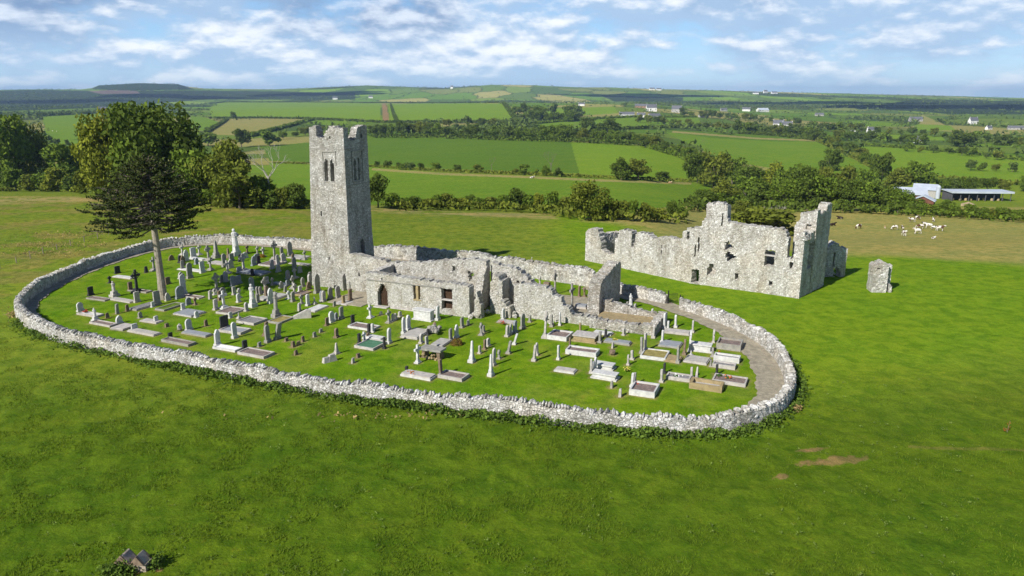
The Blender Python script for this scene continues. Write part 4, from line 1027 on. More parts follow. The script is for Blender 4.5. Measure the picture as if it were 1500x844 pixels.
T = [ # px, base, top, halfwidth, colour, proto, label
 (8,278,160,40,'mid','big0','green spreading tree cut by the left edge with pale bare trunk'),
 (52,276,172,26,'olive','big1','olive tall tree second from the left edge of the tree line'),
 (100,278,203,38,'mid','round0','mid green rounded tree between the dark edge trees and the yellow green tree'),
 (168,290,162,40,'lime','big2','tall yellow green tree at left of the biggest tree'),
 (172,262,160,26,'autumn','round2','orange autumn tree top above the yellow green tree'),
 (160,292,215,34,'lime','round2','yellow green lower tree under the tall yellow green tree'),
 (236,291,139,64,'dark','big1','biggest green broad tree behind the monkey puzzle'),
 (214,291,143,38,'mid','big0','olive topped tree standing against the biggest tree'),
 (280,298,215,40,'mid','round1','lower green tree at right foot of the biggest tree'),
 (328,299,204,40,'olive','big2','olive green conical tree right of the biggest tree'),
 (352,305,232,38,'olive','round1','olive bushy tree beside the dead white tree'),
 (385,303,248,26,'mid','bush1','green bush at foot of the dead white tree'),
 (437,303,260,20,'dark','bush2','dark bush close left of the bell tower'),
 (554,304,250,22,'dark','round0','dark leafy tree close right of the bell tower'),
 (575,306,278,18,'mid','bush0','green bush right of the dark tree beside the bell tower'),
 (866,322,261,32,'olive','big0','large round olive brown tree standing in the crest hedge'),
 (1126,345,296,54,'olive','bush0','olive bush thicket growing behind the college ruin'),
 (1085,342,302,26,'olive','bush1','olive bush growing behind the college ruin turret'),
 (910,264,229,16,'dark','round1','left tree of the touching pair in the middle field hedge'),
 (935,264,230,18,'olive','round2','right tree of the touching pair in the middle field hedge'),
 (970,266,247,14,'dark','bush2','small dark bush right of the touching pair of trees'),
 (225,196,176,10,'dark','far1','lone dark tree at left edge of upper fields'),
 (354,216,186,14,'dark','round0','lone round tree in front of the tan field'),
 (342,176,163,5,'dark','far0','single tiny tree on the hedge under the upper bright field'),
 (395,214,192,16,'mid','far2','green tree right of the lone round tree below tan field'),
 (305,214,193,16,'mid','far0','green tree at left below the tan field'),
 (1215,250,216,17,'dark','round1','dark round tree at lower end of the diagonal hedge'),
 (1290,272,219,17,'dark','round0','tall dark tree just left of the farm sheds, front of a pair'),
 (1345,280,233,24,'mid','round2','broad green tree standing behind the farm roofs'),
 (1312,280,243,20,'olive','round1','olive tree behind the left farm roof'),
 (1413,215,193,22,'dark','round0','dark large tree in far right fields'),
 (1470,213,196,18,'dark','round1','dark tree near right edge of far fields'),
 (862,193,172,14,'dark','round1','left dark tree of two in front of white houses'),
 (890,195,172,18,'dark','round2','right dark tree of two in front of white houses'),
]
for (px,b,t,hw,c,key,lab) in T: tree('bush' if 'bush' in lab and 'tree beside' not in lab and 'bushy tree' not in lab else 'tree', px,b,t,hw,c,key,lab, cat='bush' if ' bush' in lab and 'bushy' not in lab else 'tree')
# crest hedge: separate bushes
for i in range(22):
    px = 4+i*20.5; b = float(np.interp(px, [0,100,200,290,400,455], [280,281,291,300,305,306]))
    if 205 < px < 235: continue
    tree('bush', px, b, b-random.uniform(24,46), random.uniform(14,22), ['dark','mid','olive','mid','lime','dark','olive'][i%7], 'bush%d'%(i%3), 'bush in the undergrowth beneath the tall trees along the left crest', 'undergrowth bushes of the left crest', cat='bush')
crest_cols = ['dark','mid','olive','russet','mid','lime','dark','olive']
CREST = [(592,306,284),(608,306,281),(622,306,285),(640,306,279),(656,306,276),(672,306,283),(688,305,280),(703,306,284),(719,306,281),(736,307,279),(757,308,268),(772,308,276),(790,310,276),(808,311,272),(828,313,279),(842,315,277),
         (890,321,288),(908,322,283),(926,323,285),(945,324,290),(962,324,296),(982,322,287),(996,321,294)]
for i,(px,b,t) in enumerate(CREST):
    tree('bush', px, b, t+2, 11+3*((i*7)%3)+(6 if px in (757,) else 0), ['mid','dark','olive','mid','olive','lime','dark','mid','olive','mid','dark','mid','lime','mid','olive'][i%15], 'bush%d'%(i%3),
         'bush in the mixed hedge along the grassy crest behind the bell tower' if px < 850 else 'bush in the crest hedge between the large round tree and college ruin', 'crest hedge bushes' if px < 850 else 'crest hedge bushes by the ruin', cat='bush')
# mass of trees behind the college ruin
MASS = [(1022,268,221,22,'dark'),(1045,275,219,26,'olive'),(1072,270,226,26,'mid'),(1102,288,238,30,'dark'),(1130,292,234,26,'lime'),(1152,296,240,24,'mid'),(1178,302,236,28,'dark'),(1092,299,255,28,'mid'),(1062,297,262,22,'olive'),
        (1028,306,276,22,'dark'),(1046,305,280,18,'mid'),(1120,305,262,26,'dark'),(1150,307,258,28,'mid'),(1182,308,256,26,'dark'),(1208,308,252,26,'mid'),(1235,309,258,26,'dark'),(1262,310,262,26,'mid'),(1290,310,264,26,'dark'),(1315,312,274,20,'mid'),(1240,290,240,22,'olive'),(1268,292,244,20,'mid'),(1200,290,240,20,'olive'),(1088,318,292,16,'olive')]
for i,(px,b,t,hw,c) in enumerate(MASS):
    tree('tree', px, b, t, hw, c, ('round%d' if i%3 else 'big%d')%(i%3), 'leafy tree in the dense belt of trees behind the college ruin', 'tree belt behind the college ruin')
for px,b,t,hw in ((1322,306,281,17),(1341,308,290,15),(1385,306,291,12),(1300,309,276,16)): tree('tree', px, b, t, hw, 'mid', 'round1', 'green tree half hiding the farm sheds beside the cattle field', 'trees in front of the farm')
# hedge in front of the farm
for i in range(17):
    px = 1328+i*11.5; b = 313+i*0.75
    tree('bush', px, b, b-(20+6*random.random()-2*(i%4)), 11+3*random.random(), ['mid','dark','mid','olive'][i%4], 'bush%d'%(i%3), 'bush in the hedge between the cattle field and farm sheds', 'farm hedge bushes', cat='bush')
# hedgerow trees, far rows
ROWS = [ # polyline px, n, height px, colours, label, group
 ([(545,199),(600,199),(660,201),(745,204)], 17, (14,24), 'hedgerow tree along the top of the dark middle field', 'trees above the middle field'),
 ([(745,204),(800,206),(850,207),(900,210),(945,214)], 16, (16,28), 'hedgerow tree above the bright middle field', 'trees above the bright field'),
 ([(945,216),(985,226),(1012,238),(1032,250)], 12, (14,24), 'hedgerow tree down the right side of the bright middle field', 'trees right of the bright field'),
 ([(1080,194),(1130,197),(1195,203)], 13, (12,20), 'hedgerow tree along the top of right field', 'trees above the right field'),
 ([(1196,206),(1225,216),(1255,230),(1278,244)], 11, (12,20), 'hedgerow tree down the diagonal hedge of right field', 'diagonal hedge trees'),
 ([(1228,205),(1290,209),(1350,212)], 9, (10,18), 'tree in the broken row beyond the diagonal hedge', 'broken tree row'),
 ([(1330,222),(1400,226),(1460,234)], 8, (9,15), 'small scattered tree in the far right pasture', 'scattered pasture trees'),
 ([(1420,250),(1480,252)], 4, (12,18), 'small tree in the lower right pasture', 'lower right pasture trees'),
 ([(1380,282),(1420,281),(1500,280)], 7, (16,24), 'tree standing behind the open farm shed', 'trees behind the open shed'),
 ([(590,249),(625,250),(700,252)], 6, (8,14), 'bush along the thin hedge between the two middle fields', 'thin hedge bushes'),
 ([(755,256),(815,259)], 5, (10,17), 'bush clump on the right half of thin middle hedge', 'thin hedge clump'),
 ([(550,244),(585,246)], 3, (8,11), 'low bush on the thin hedge just right of the tower', 'thin hedge by the tower'),
 ([(770,176),(800,178),(840,178)], 9, (12,22), 'tree in the dark copse left of the white houses', 'dark copse'),
 ([(750,168),(775,166),(830,168),(850,172)], 10, (10,18), 'tree at the back of the dark copse', 'back of the copse'),
 ([(940,180),(1000,186),(1080,192)], 12, (8,14), 'tree in the hedge below the white houses', 'hedge below the white houses'),
 ([(1000,170),(1060,175),(1110,178),(1170,184)], 14, (8,14), 'tree in the row right of the white houses', 'trees right of the white houses'),
 ([(1190,190),(1250,195),(1330,198),(1400,202)], 14, (8,15), 'tree in the far row around the grey farmhouses', 'trees around the far farmhouses'),
 ([(1400,205),(1500,215)], 8, (10,16), 'tree in the far right tree row', 'far right tree row'),
 ([(400,206),(440,200),(470,196)], 6, (8,14), 'tree along the hedge left of the tower top', 'hedge trees left of the tower top'),
 ([(590,196),(640,186),(700,184),(740,186)], 8, (8,15), 'tree behind the tower top beside the tan strip', 'trees by the tan strip'),
 ([(70,212),(110,214),(150,216)], 6, (8,15), 'small tree at foot of the far left green field', 'far left field trees'),
]
def along(pts, n):
    xs, ys = zip(*pts); t = np.linspace(0, len(pts)-1, n)
    return [(float(np.interp(k, range(len(pts)), xs)), float(np.interp(k, range(len(pts)), ys))) for k in t]
for ri,(pts, n, hh, lab, grp) in enumerate(ROWS):
    for i,(px,py) in enumerate(along(pts, n)):
        hp = random.uniform(*hh); px += random.uniform(-3,3)
        tree('tree', px, py+random.uniform(-0.8,0.8), py-hp, hp*random.uniform(0.45,0.7), random.choice(['dark','dark','mid','mid','olive','far']), random.choice(['far0','far1','far2','round0'] if hp < 16 else ['round0','round1','round2','tall0']), lab, grp)
# hedges: continuous lines of clipped growth
def hedge(pts, h, w, col, label, size=0.5, dens=1.0, lump=0.35):
    L = [hit(x, y) for x, y in along(pts, max(6, len(pts)*6))]
    tot = sum((b-a).length for a, b in zip(L[:-1], L[1:]))
    n = int(tot*dens*h*3.0/size)
    n = min(n, 9000)
    t = RNG.uniform(0, len(L)-1.001, n); i = t.astype(int); f = t-i
    A = np.array([tuple(v) for v in L]); q = A[i]*(1-f)[:,None]+A[i+1]*f[:,None]
    dd = A[i+1]-A[i]; nn = np.stack([-dd[:,1], dd[:,0]], 1); nn /= np.linalg.norm(nn,axis=1)[:,None]+1e-9
    th = RNG.uniform(0, math.pi, n)
    hv = h*(1-lump+2*lump*fbm(q[:,0]/(h*1.6), q[:,1]/(h*1.6), 19))
    r = RNG.uniform(0.75,1.05,n)
    q[:,0] += nn[:,0]*np.cos(th)*w*0.5*r; q[:,1] += nn[:,1]*np.cos(th)*w*0.5*r
    q[:,2] = zt(q[:,0], q[:,1])+hv*np.sin(th)**0.6*r
    V, F, tt = leaf_quads(q, size)
    o = np_mesh('hedge', V, F, LEAF[col], attrs={'tint': tt}); tag(o, label, 'hedge')
hedge([(400,240),(470,241),(545,245),(650,252),(760,256),(870,261),(1012,267)], 1.5, 2.2, 'olive', 'thin low hedge dividing the two middle fields', 0.7, 0.8)
hedge([(545,202),(650,203),(745,206),(850,209),(948,215)], 5, 6, 'dark', 'tall dark hedge along the top of the middle fields', 1.5, 0.7)
hedge([(948,216),(1000,232),(1035,252)], 5, 6, 'mid', 'thick hedge running down right side of the bright field', 1.4)
hedge([(1080,196),(1130,199),(1196,206)], 4.5, 6, 'dark', 'hedge along the top edge of right field', 1.6)
hedge([(1196,206),(1240,226),(1280,246)], 4, 5, 'olive', 'olive tinged hedge running diagonally down the right field', 1.3)
hedge([(306,152),(330,150),(450,150),(558,151),(640,151),(745,151)], 4, 8, 'dark', 'dark hedge along the top of upper bright fields', 2.6, 0.8)
hedge([(305,174),(380,173.5),(456,175),(500,177),(556,180),(640,180),(756,179)], 4, 6, 'dark', 'dark hedge under the upper bright fields', 2.2, 0.8)
hedge([(300,196),(325,181),(333,175)], 4, 6, 'dark', 'dark hedge at left end of the tan field', 2.0)
hedge([(366,201),(400,192),(430,184),(458,176)], 5, 7, 'mid', 'hedge sloping along the right side of the tan field', 2.0)
hedge([(572,152),(576,166),(582,180)], 3.5, 6, 'dark', 'hedge beside the brown track between upper fields', 2.0)
hedge([(738,152),(752,170),(760,182)], 6, 12, 'dark', 'dark hedge at right end of upper fields', 2.4)
hedge([(1262,213),(1330,218),(1420,226),(1500,236)], 3, 5, 'mid', 'hedge above the far right pasture', 1.8, 0.6)
hedge([(1290,258),(1370,262),(1440,268),(1500,272)], 2.5, 4, 'olive', 'low hedge below the far right pasture', 1.3, 0.7)
hedge([(1325,316),(1400,320),(1500,327)], 2.2, 3, 'mid', 'low continuous hedge bounding the cattle field', 0.6, 0.8)
hedge([(1000,309),(1060,306),(1130,309),(1200,311),(1320,315)], 3.0, 4.5, 'dark', 'dense dark undergrowth hedge under the tree belt', 0.8, 0.9)
hedge([(580,308),(700,308),(800,313),(860,323),(1000,325)], 2.0, 3.4, 'olive', 'mixed scrubby hedge along the grassy crest', 0.55, 0.9)
hedge([(0,281),(90,280),(200,292),(290,301),(400,305),(455,305)], 1.6, 3.0, 'olive', 'rough scrub under the trees along the left crest', 0.6, 0.6)
hedge([(782,182),(850,176),(925,172),(1020,172)], 3.5, 7, 'mid', 'hedge below the dark copse and white houses', 2.6, 0.8)
hedge([(800,194),(880,192),(960,188),(1030,186)], 4, 7, 'dark', 'hedge under the house field', 2.4, 0.8)
hedge([(62,170),(105,168),(150,166)], 5, 9, 'dark', 'dark hedge above the far left green field', 3.0)
# far woodland and hedges: countless, one object
def far_woods():
    pts = []; n = 0
    N = 60000
    py = RNG.uniform(0, 1, N)
    Y = 700*np.exp(RNG.uniform(0, math.log(7000/700), N)); u = RNG.uniform(-0.78, 0.78, N); X = u*Y
    gx = X/210.0+0.6*fbm(X/700, Y/700, 61); gy = np.log(Y)*7.0
    bi = np.floor(gx).astype(int); bj = np.floor(gy).astype(int)
    best = np.full(N, 9e9); sec = np.full(N, 9e9)
    for di in (-1,0,1):
        for dj in (-1,0,1):
            i, j = bi+di, bj+dj
            d = np.abs(gx-(i+0.15+0.7*_hash(i, j, 91)))*0.9+np.abs(gy-(j+0.15+0.7*_hash(i, j, 92)))
            nb = d < best; sec = np.where(nb, best, np.minimum(sec, d)); best = np.where(nb, d, best)
    wood = fbm(X/500, Y/700, 43)
    keep = ((sec-best) < 0.055) | (wood > 0.60) | (RNG.uniform(size=N) < 0.03)
    Z = zt(X, Y); qx, qy = proj(X, Y, Z)
    for col, ymin, poly in [f for f in FIELDS if f[0] != 'wood']: keep &= ~(in_poly(qx, qy-1.0, poly) & (Y > ymin))
    keep &= ~((Y < 1000) & (u < 0.22))
    keep &= RNG.uniform(size=N) < np.where(Y > 2500, 0.8, 0.55)
    X, Y, Z = X[keep], Y[keep], Z[keep]
    M_ = 5
    hgt = RNG.uniform(4, 10, len(X))
    C = np.repeat(np.stack([X,Y,Z],1), M_, 0); hr = np.repeat(hgt, M_)
    C[:,0] += RNG.normal(size=len(C))*hr*0.45; C[:,1] += RNG.normal(size=len(C))*hr*0.45; C[:,2] += RNG.uniform(0.15,0.9,len(C))*hr
    V, F, t = leaf_quads(C, 1.0); 
    c4 = np.repeat(C, 4, 0); V = c4+(V-c4)*np.repeat(hr*0.36, 4)[:,None]
    o = np_mesh('woodland', V, F, LEAF['far'], attrs={'tint': t})
    tag(o, 'far hedgerows and woods spread over the distant plain and hills', 'woodland', kind='stuff')
far_woods()

# ---------------------------------------------------------------- bare dead trees
def branching(mb, p, d, l, r, depth, rr, up=0.15):
    q = p+d*l; mid = p+d*l*0.5+Vector((rr.uniform(-1,1),rr.uniform(-1,1),rr.uniform(-.5,.8)))*l*0.10
    mb.tube([p, mid, q], [r, r*0.82, r*0.62], 6 if depth > 1 else 4)
    if depth == 0: return
    for k in range(rr.choice((2,3))):
        a = Vector((rr.uniform(-1,1),rr.uniform(-1,1),rr.uniform(-0.2,1)+up)).normalized()
        branching(mb, q, (d*0.75+a*0.75).normalized(), l*rr.uniform(0.55,0.8), r*0.6, depth-1, rr, up)
def dead_tree(px, pyb, pyt, label, seed, depth=4, lean=(0,0), cat='dead tree', name='dead_tree', mat='deadwood', thin=1.0):
    p = hit(px, pyb); h = (pyb-pyt)*mpp(p.y); rr = random.Random(seed)
    root = empty(name, p, 0, label, cat)
    mb = MB(); top = Vector((lean[0]*h*0.4, lean[1]*h*0.4, h*0.45))
    mb.tube([(0,0,-0.3),top*0.5,top], [h*0.03*thin,h*0.023*thin,h*0.018*thin], 8); mb.build('trunk', MAT[mat], root)
    for k in range(4):
        b = MB(); a = k*1.6+rr.random()
        branching(b, top*rr.uniform(0.7,1.0), Vector((math.cos(a)*0.7,math.sin(a)*0.5,0.8)).normalized(), h*0.2, h*0.010*thin, depth-1, rr)
        b.build('branch', MAT[mat], root)
dead_tree(396, 303, 203, 'bare dead tree with pale trunk rising from bushes left of the tower', 5, 5, thin=0.7)
dead_tree(1128, 340, 292, 'pale bare dead branches poking out of the olive bush thicket behind the ruin', 9, 5, (0.5,0))
dead_tree(22, 277, 175, 'pale dead trunk with bare limbs among the dark trees at left edge', 12, 4)
dead_tree(720, 252, 228, 'thin leafless tree on the thin hedge in the middle field', 21, 5, mat='bark', thin=0.5)
dead_tree(807, 257, 214, 'spindly half bare tree on the thin hedge at the colour change', 22, 5, mat='bark', thin=0.5)

# ---------------------------------------------------------------- monkey puzzle tree
def monkey_puzzle():
    p = P(239, 438); k = mpp(p.y); h = (438-230)*k*1.02
    root = empty('monkey_puzzle_tree', p, 0, 'tall dark monkey puzzle tree with domed crown and bare trunk among the graves', 'tree')
    mb = MB(); mb.tube([(0,0,-0.2),(0,0,0.5),(0.02,0,2.5),(-0.05,0,h*0.5),(-0.15,0,h*0.95)], [0.66,0.5,0.42,0.34,0.06], 12); mb.build('trunk', plain_mat('monkey puzzle bark', (0.30,0.265,0.21), 0.35, 2.5), root)
    limbs = MB(); C = []; Nn = []
    rr = random.Random(3)
    zlo = h*0.50
    n_l = 170
    for i in range(n_l):
        f = (i+rr.random())/n_l
        z0 = zlo+(h*0.95-zlo)*f
        a = i*2.39996+rr.uniform(-.3,.3)
        rad = 6.8*(1-(f*0.985)**2.5)*rr.uniform(0.84,1.06)
        if f < 0.22: rad *= rr.uniform(0.62,1.0)
        dz = rr.uniform(-0.7,0.0)*(1-f)+0.3*f
        dx = -0.75*(1-f)
        pts = [Vector((0,0,z0)), Vector((math.cos(a)*rad*0.5+dx*0.4, math.sin(a)*rad*0.5, z0+dz*0.9-0.1)), Vector((math.cos(a)*rad+dx, math.sin(a)*rad, z0+dz+0.5-0.2*(1-f)))]
        limbs.tube(pts, [0.10,0.07,0.03], 5)
        # rope-like branchlets hanging off the outer part of the limb
        for s in range(int(5+rad*2.3)):
            t = rr.uniform(0.45 if f < 0.5 else 0.2, 1.0)
            q = pts[0].lerp(pts[1], t*2) if t < 0.5 else pts[1].lerp(pts[2], (t-0.5)*2)
            b2 = a+rr.choice((-1,1))*rr.uniform(0.4,1.3); ln = rr.uniform(0.5,1.15)
            dr = Vector((math.cos(b2), math.sin(b2), rr.uniform(-0.05,0.5)))
            for k in range(11):
                w = q+dr*ln*k/10
                C.append((w.x+rr.gauss(0,.06), w.y+rr.gauss(0,.06), w.z+rr.gauss(0,.06))); Nn.append((dr.x, dr.y, dr.z))
    limbs.build('limbs', MAT['bark'], root)
    V, F, t = leaf_quads(np.array(C), 0.125, np.array(Nn)*0.3)
    # spiky tufts: stretch quads outward
    np_mesh('crown', V, F, LEAF['monkey'], root, {'tint': t})
monkey_puzzle()

# ---------------------------------------------------------------- undergrowth along the wall, weeds, tufts
def wall_nettles():
    qs = []
    n = len(RING)
    for i in range(n):
        p = RING[i]; px, py = proj(p.x, p.y, 0)
        if py < 470 or (px > 1185): continue
        dens = 0.5+0.9*float(smooth(0.42, 0.6, fbm(p.x/4.0, p.y/4.0, 55)))
        big = 1.0
        if px > 1120: big = 0.9; dens = 0.7
        elif px > 1020: big = 1.15; dens = 1.1
        if px < 200: dens *= 0.6
        if py < 500 and px > 1100: continue
        m = int(26*dens)
        for k in range(m):
            d = -0.45-abs(random.gauss(0,0.50))*big*0.9
            hh = random.uniform(0.03,0.62)*big*math.exp(-(d+0.9)**2*0.6)*(0.35+1.0*float(vnoise(p.x*0.9,p.y*0.9,33)))
            q = p+RINGN[i]*d
            qs.append((q.x+random.uniform(-.12,.12), q.y+random.uniform(-.12,.12), hh))
    V, F, t = leaf_quads(np.array(qs), 0.13, np.tile(np.array([[0,-0.2,0.5]]), (len(qs),1)))
    tag(np_mesh('nettle_growth', V, F, LEAF['nettle'], attrs={'tint': t}), 'dark green nettles and weeds along the outer foot of the front wall', 'undergrowth', kind='stuff')
    ds = []
    for px, py, w, m in ((80,360,90,500),(40,470,16,220),(20,462,10,160),(1168,600,8,120),(600,612,300,120),(110,345,70,300),(60,372,60,300)):
        c = P(px, py)
        for k in range(m):
            q = P(px+random.gauss(0,w*0.5), py+random.gauss(0,3) - (random.gauss(0,w*0.5))*0.0 + (-(px-80)*0))
            if in_poly(np.array([q.x]), np.array([q.y]), RING_POLY)[0]: continue
            ds.append((q.x,q.y,random.uniform(0.02,0.35)))
    V, F, t = leaf_quads(np.array(ds), 0.11)
    tag(np_mesh('dry_grass', V, F, LEAF['dry'], attrs={'tint': t}), 'dry tall grass on the bank and against the wall foot', 'dry grass', kind='stuff')
wall_nettles()
def tufts():
    N = 330000
    y = 27+RNG.uniform(0,1,N)**1.15*50; x = RNG.uniform(-0.80,0.80,N)*(y+6)
    ok = ~in_poly(x, y, RING_POLY)
    # keep grass out of the wall and bare earth
    qx, qy = proj(x, y, 0*x)
    for a,b,rx,ry in ((1222,673,50,7),(1190,660,20,4),(1142,700,13,6),(205,834,30,10)): ok &= (((qx-a)/rx)**2+((qy-b)/ry)**2) > 0.9
    ok &= fbm(x/1.7, y/1.7, 71)+0.25*(fbm(x/0.35, y/0.35, 74)-0.5) > 0.52
    ok &= RNG.uniform(size=N) < np.where(x > 18, 0.4*(y < 62), 1.0)
    rp = RING_POLY[::3]
    x, y = x[ok], y[ok]; n = len(x)
    dmin = np.full(n, 9e9)
    for a in rp: dmin = np.minimum(dmin, (x-a[0])**2+(y-a[1])**2)
    k = dmin > 0.8; x, y = x[k], y[k]; n = len(x)
    z = zt(x, y)+(1-smooth(200,320,y))*np.where(y < 60, 1.0, 0.6)*((fbm(x/1.1, y/1.1, 1, 4)-0.5)*0.20+(fbm(x/6, y/6, 2, 3)-0.5)*0.30)
    h = RNG.uniform(0.05,0.15,n)*(0.5+1.0*fbm(x/3, y/3, 72)); a = RNG.uniform(0,6.28,n); w = RNG.uniform(0.012,0.035,n); ln = RNG.normal(size=(n,2))*0.06
    B = np.stack([x,y,z-0.03],1); d = np.stack([np.cos(a),np.sin(a),0*a],1)*w[:,None]
    tip = B+np.stack([ln[:,0],ln[:,1],h+0.03],1)
    V = np.stack([B-d, B+d, tip+d*0.25, tip-d*0.4],1).reshape(-1,3); F = np.arange(n*4).reshape(n,4)
    t = np.repeat(np.clip(RNG.uniform(0,1,n)*0.6+0.4*fbm(x/4,y/4,73),0,1),4)
    tag(np_mesh('grass_tufts', V, F, LEAF['blade'], attrs={'tint': t}), 'tufts of longer pasture grass in the foreground field', 'grass', kind='stuff')
    # docks and thistles: pale rosettes
    cs = []
    for i in range(280):
        yy = random.uniform(29,60); xx = random.uniform(-0.7,0.7)*yy
        if in_poly(np.array([xx]),np.array([yy]),RING_POLY)[0]: continue
        for c in range(random.choice((1,1,2,3))):
            ax, ay = xx+random.gauss(0,0.5), yy+random.gauss(0,0.5)
            for k in range(6): cs.append((ax+random.gauss(0,0.07), ay+random.gauss(0,0.07), zt1(ax,ay)+random.uniform(0.08,0.2)))
    V, F, t = leaf_quads(np.array(cs), 0.055, np.tile(np.array([[0,0,1.2]]),(len(cs),1)))
    tag(np_mesh('dock_weeds', V, F, LEAF['weed'], attrs={'tint': t}), 'pale dock and thistle rosettes scattered in the pasture', 'weeds', kind='stuff')
tufts()
def dead_dock():
    p = P(1475, 634); root = empty('dead_dock_plant', p, 0, 'rust brown dead dock plant standing alone in the right pasture', 'plant')
    mb = MB(); mb.tube([(0,0,-0.05),(0.03,0,0.45),(0.10,0,0.95)], [0.02,0.015,0.006], 5); mb.tube([(0,0,0.1),(-0.12,0,0.3),(-0.2,0.05,0.42)], [0.012,0.01,0.005], 4); mb.build('stem', MAT['post'], root)
    C = np.array([(0.03+0.06*k/20+random.gauss(0,.05), random.gauss(0,.05), 0.25+0.68*k/20) for k in range(20)]+[(-0.15+random.gauss(0,.07), random.gauss(0,.07), 0.25+random.gauss(0,.06)) for k in range(16)])
    V, F, t = leaf_quads(C, 0.055); np_mesh('seed_heads', V, F, LEAF['dock'], root, {'tint': t})
dead_dock()

# ---------------------------------------------------------------- fence, marker post, gate
def wire_fence():
    A = [(0,393),(30,384),(58,374),(84,366),(108,359),(130,353),(152,347),(172,340)]
    L = [P(x, y) for x, y in A]
    root = empty('wire_fence', L[0], 0, 'old wire fence with thin wooden posts on the dry grass bank left of the wall', 'fence')
    for p in catmull(L, 3.2):
        mb = MB(); q = p-L[0]; mb.box(q.x-0.05,q.x+0.05,q.y-0.05,q.y+0.05,-0.2,random.uniform(0.9,1.15),0.1,0.015); mb.build('post', MAT['post'], root)
    for z in (0.45,0.75,0.98):
        mb = MB(); mb.tube([(p-L[0])+Vector((0,0,z)) for p in L], [0.008]*len(L), 4); mb.build('wire', MAT['grey'], root)
wire_fence()
mb = MB(); mb.tube([(0,0,-0.2),(0,0,0.7),(0,0,0.78)], [0.05,0.045,0.035], 7); mb.box(-0.07,0.07,-0.07,0.07,0.74,0.82)
o = mb.build('marker_post', MAT['pale']); o.location = P(779,385); tag(o, 'short pale marker post alone in the field behind the graveyard wall', 'post')
def gate():
    a, b = RING[0], RING[-1]; d = (a-b); L = d.length; d.normalize(); ang = math.atan2(d.y, d.x)
    root = empty('iron_gate', b, ang, 'black iron gate standing open in the gap of the graveyard wall', 'gate')
    for x in (0.15, L-0.15):
        m = MB(); m.box(x-0.05,x+0.05,-0.05,0.05,-0.1,1.55); m.lathe([(0.06,1.55),(0.075,1.6),(0.03,1.68)], 8, (x,0)); m.build('post', MAT['iron'], root)
    for x0, rot in ((0.2, 1.35), (L-0.2, math.pi-1.0)):
        m = MB(); c, s = math.cos(rot), math.sin(rot); w = 1.15
        for k in range(9):
            r = w*k/8; m.tube([(x0+c*r, s*r, 0.12),(x0+c*r, s*r, 1.3)], [0.016,0.016], 5)
        for z in (0.2,0.7,1.2): m.tube([(x0,0,z),(x0+c*w,s*w,z)], [0.02,0.02], 5)
        m.build('leaf', MAT['iron'], root)
gate()
def shrine():
    p = P(197, 833); root = empty('gabled_tomb', p, R(-8), 'low old stone tomb with sharp twin gables sunk in the foreground grass', 'tomb')
    m = MB(); m.prism([(-0.85,-0.2),(0.85,-0.2),(0.85,0.5),(-0.85,0.5)], -0.28, 0.28, 'y'); m.build('base', MAT['gable'], root)
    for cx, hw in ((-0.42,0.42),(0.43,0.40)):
        m = MB(); m.prism([(cx-hw,0.5),(cx+hw,0.5),(cx,0.98)], -0.38, -0.24, 'y'); m.build('gable_slab', MAT['brown'], root)  # darker brown here paints in the shade of the gable openings
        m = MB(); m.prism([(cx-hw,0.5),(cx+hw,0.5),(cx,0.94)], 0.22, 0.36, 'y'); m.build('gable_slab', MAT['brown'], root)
    m = MB()
    m.prism([(-0.82,0.52),(-0.42,0.96),(-0.34,0.93),(-0.73,0.5)], -0.3, 0.3, 'y'); m.prism([(0.0,0.52),(-0.40,0.955),(-0.44,0.90),(-0.08,0.5)], -0.29, 0.29, 'y'); m.build('roof_slab', MAT['gable'], root)
    m = MB(); m.prism([(0.80,0.52),(0.42,0.96),(0.36,0.92),(0.72,0.5)], -0.3, 0.3, 'y'); m.build('roof_slab', MAT['gable'], root)
    C = np.array([(random.gauss(-0.55,0.42), random.gauss(-0.62,0.22), 0.08+abs(random.gauss(0.1,0.26))) for _ in range(1500)]+[(random.gauss(1.1,0.12), random.gauss(0.1,0.25), 0.08+abs(random.gauss(0.1,0.25))) for _ in range(420)])
    V, F, t = leaf_quads(C, 0.075); o = np_mesh('nettle_clump', V, F, LEAF['nettle'], attrs={'tint': t}); o.location = p
    tag(o, 'clump of dark nettles growing round the low gabled tomb', 'plant')
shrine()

# ---------------------------------------------------------------- cumulus clouds overhead whose shade falls on the far hills
def clouds():
    m, nt, b = newmat('cloud'); b.inputs['Base Color'].default_value = (0.85,0.87,0.9,1)
    off = Vector((ldir.x, ldir.y, 0))/(-ldir.z)
    for px, py, w, d in ((40,150,900,450),(250,141,900,350),(470,138,900,330),(930,141,1000,350),(1190,151,1200,350),(1440,157,1200,500)):
        t = hit(px, py, 2600); c = t-off*(950-t.z); c.z = 950
        mb = MB(); 
        for _ in range(34):
            a = random.random()*6.28; r = math.sqrt(random.random())
            s = random.uniform(0.16,0.34)*(1.1-0.5*r)
            mb.rock((math.cos(a)*r*w*0.5, math.sin(a)*r*d*0.5, random.uniform(0,40)), w*s, d*s*1.1, 60*random.uniform(.6,1.4), random.random()*0.5, 0.12)
        o = mb.build('cloud', m, smooth_=True); o.location = c; tag(o, kind='structure')
clouds()
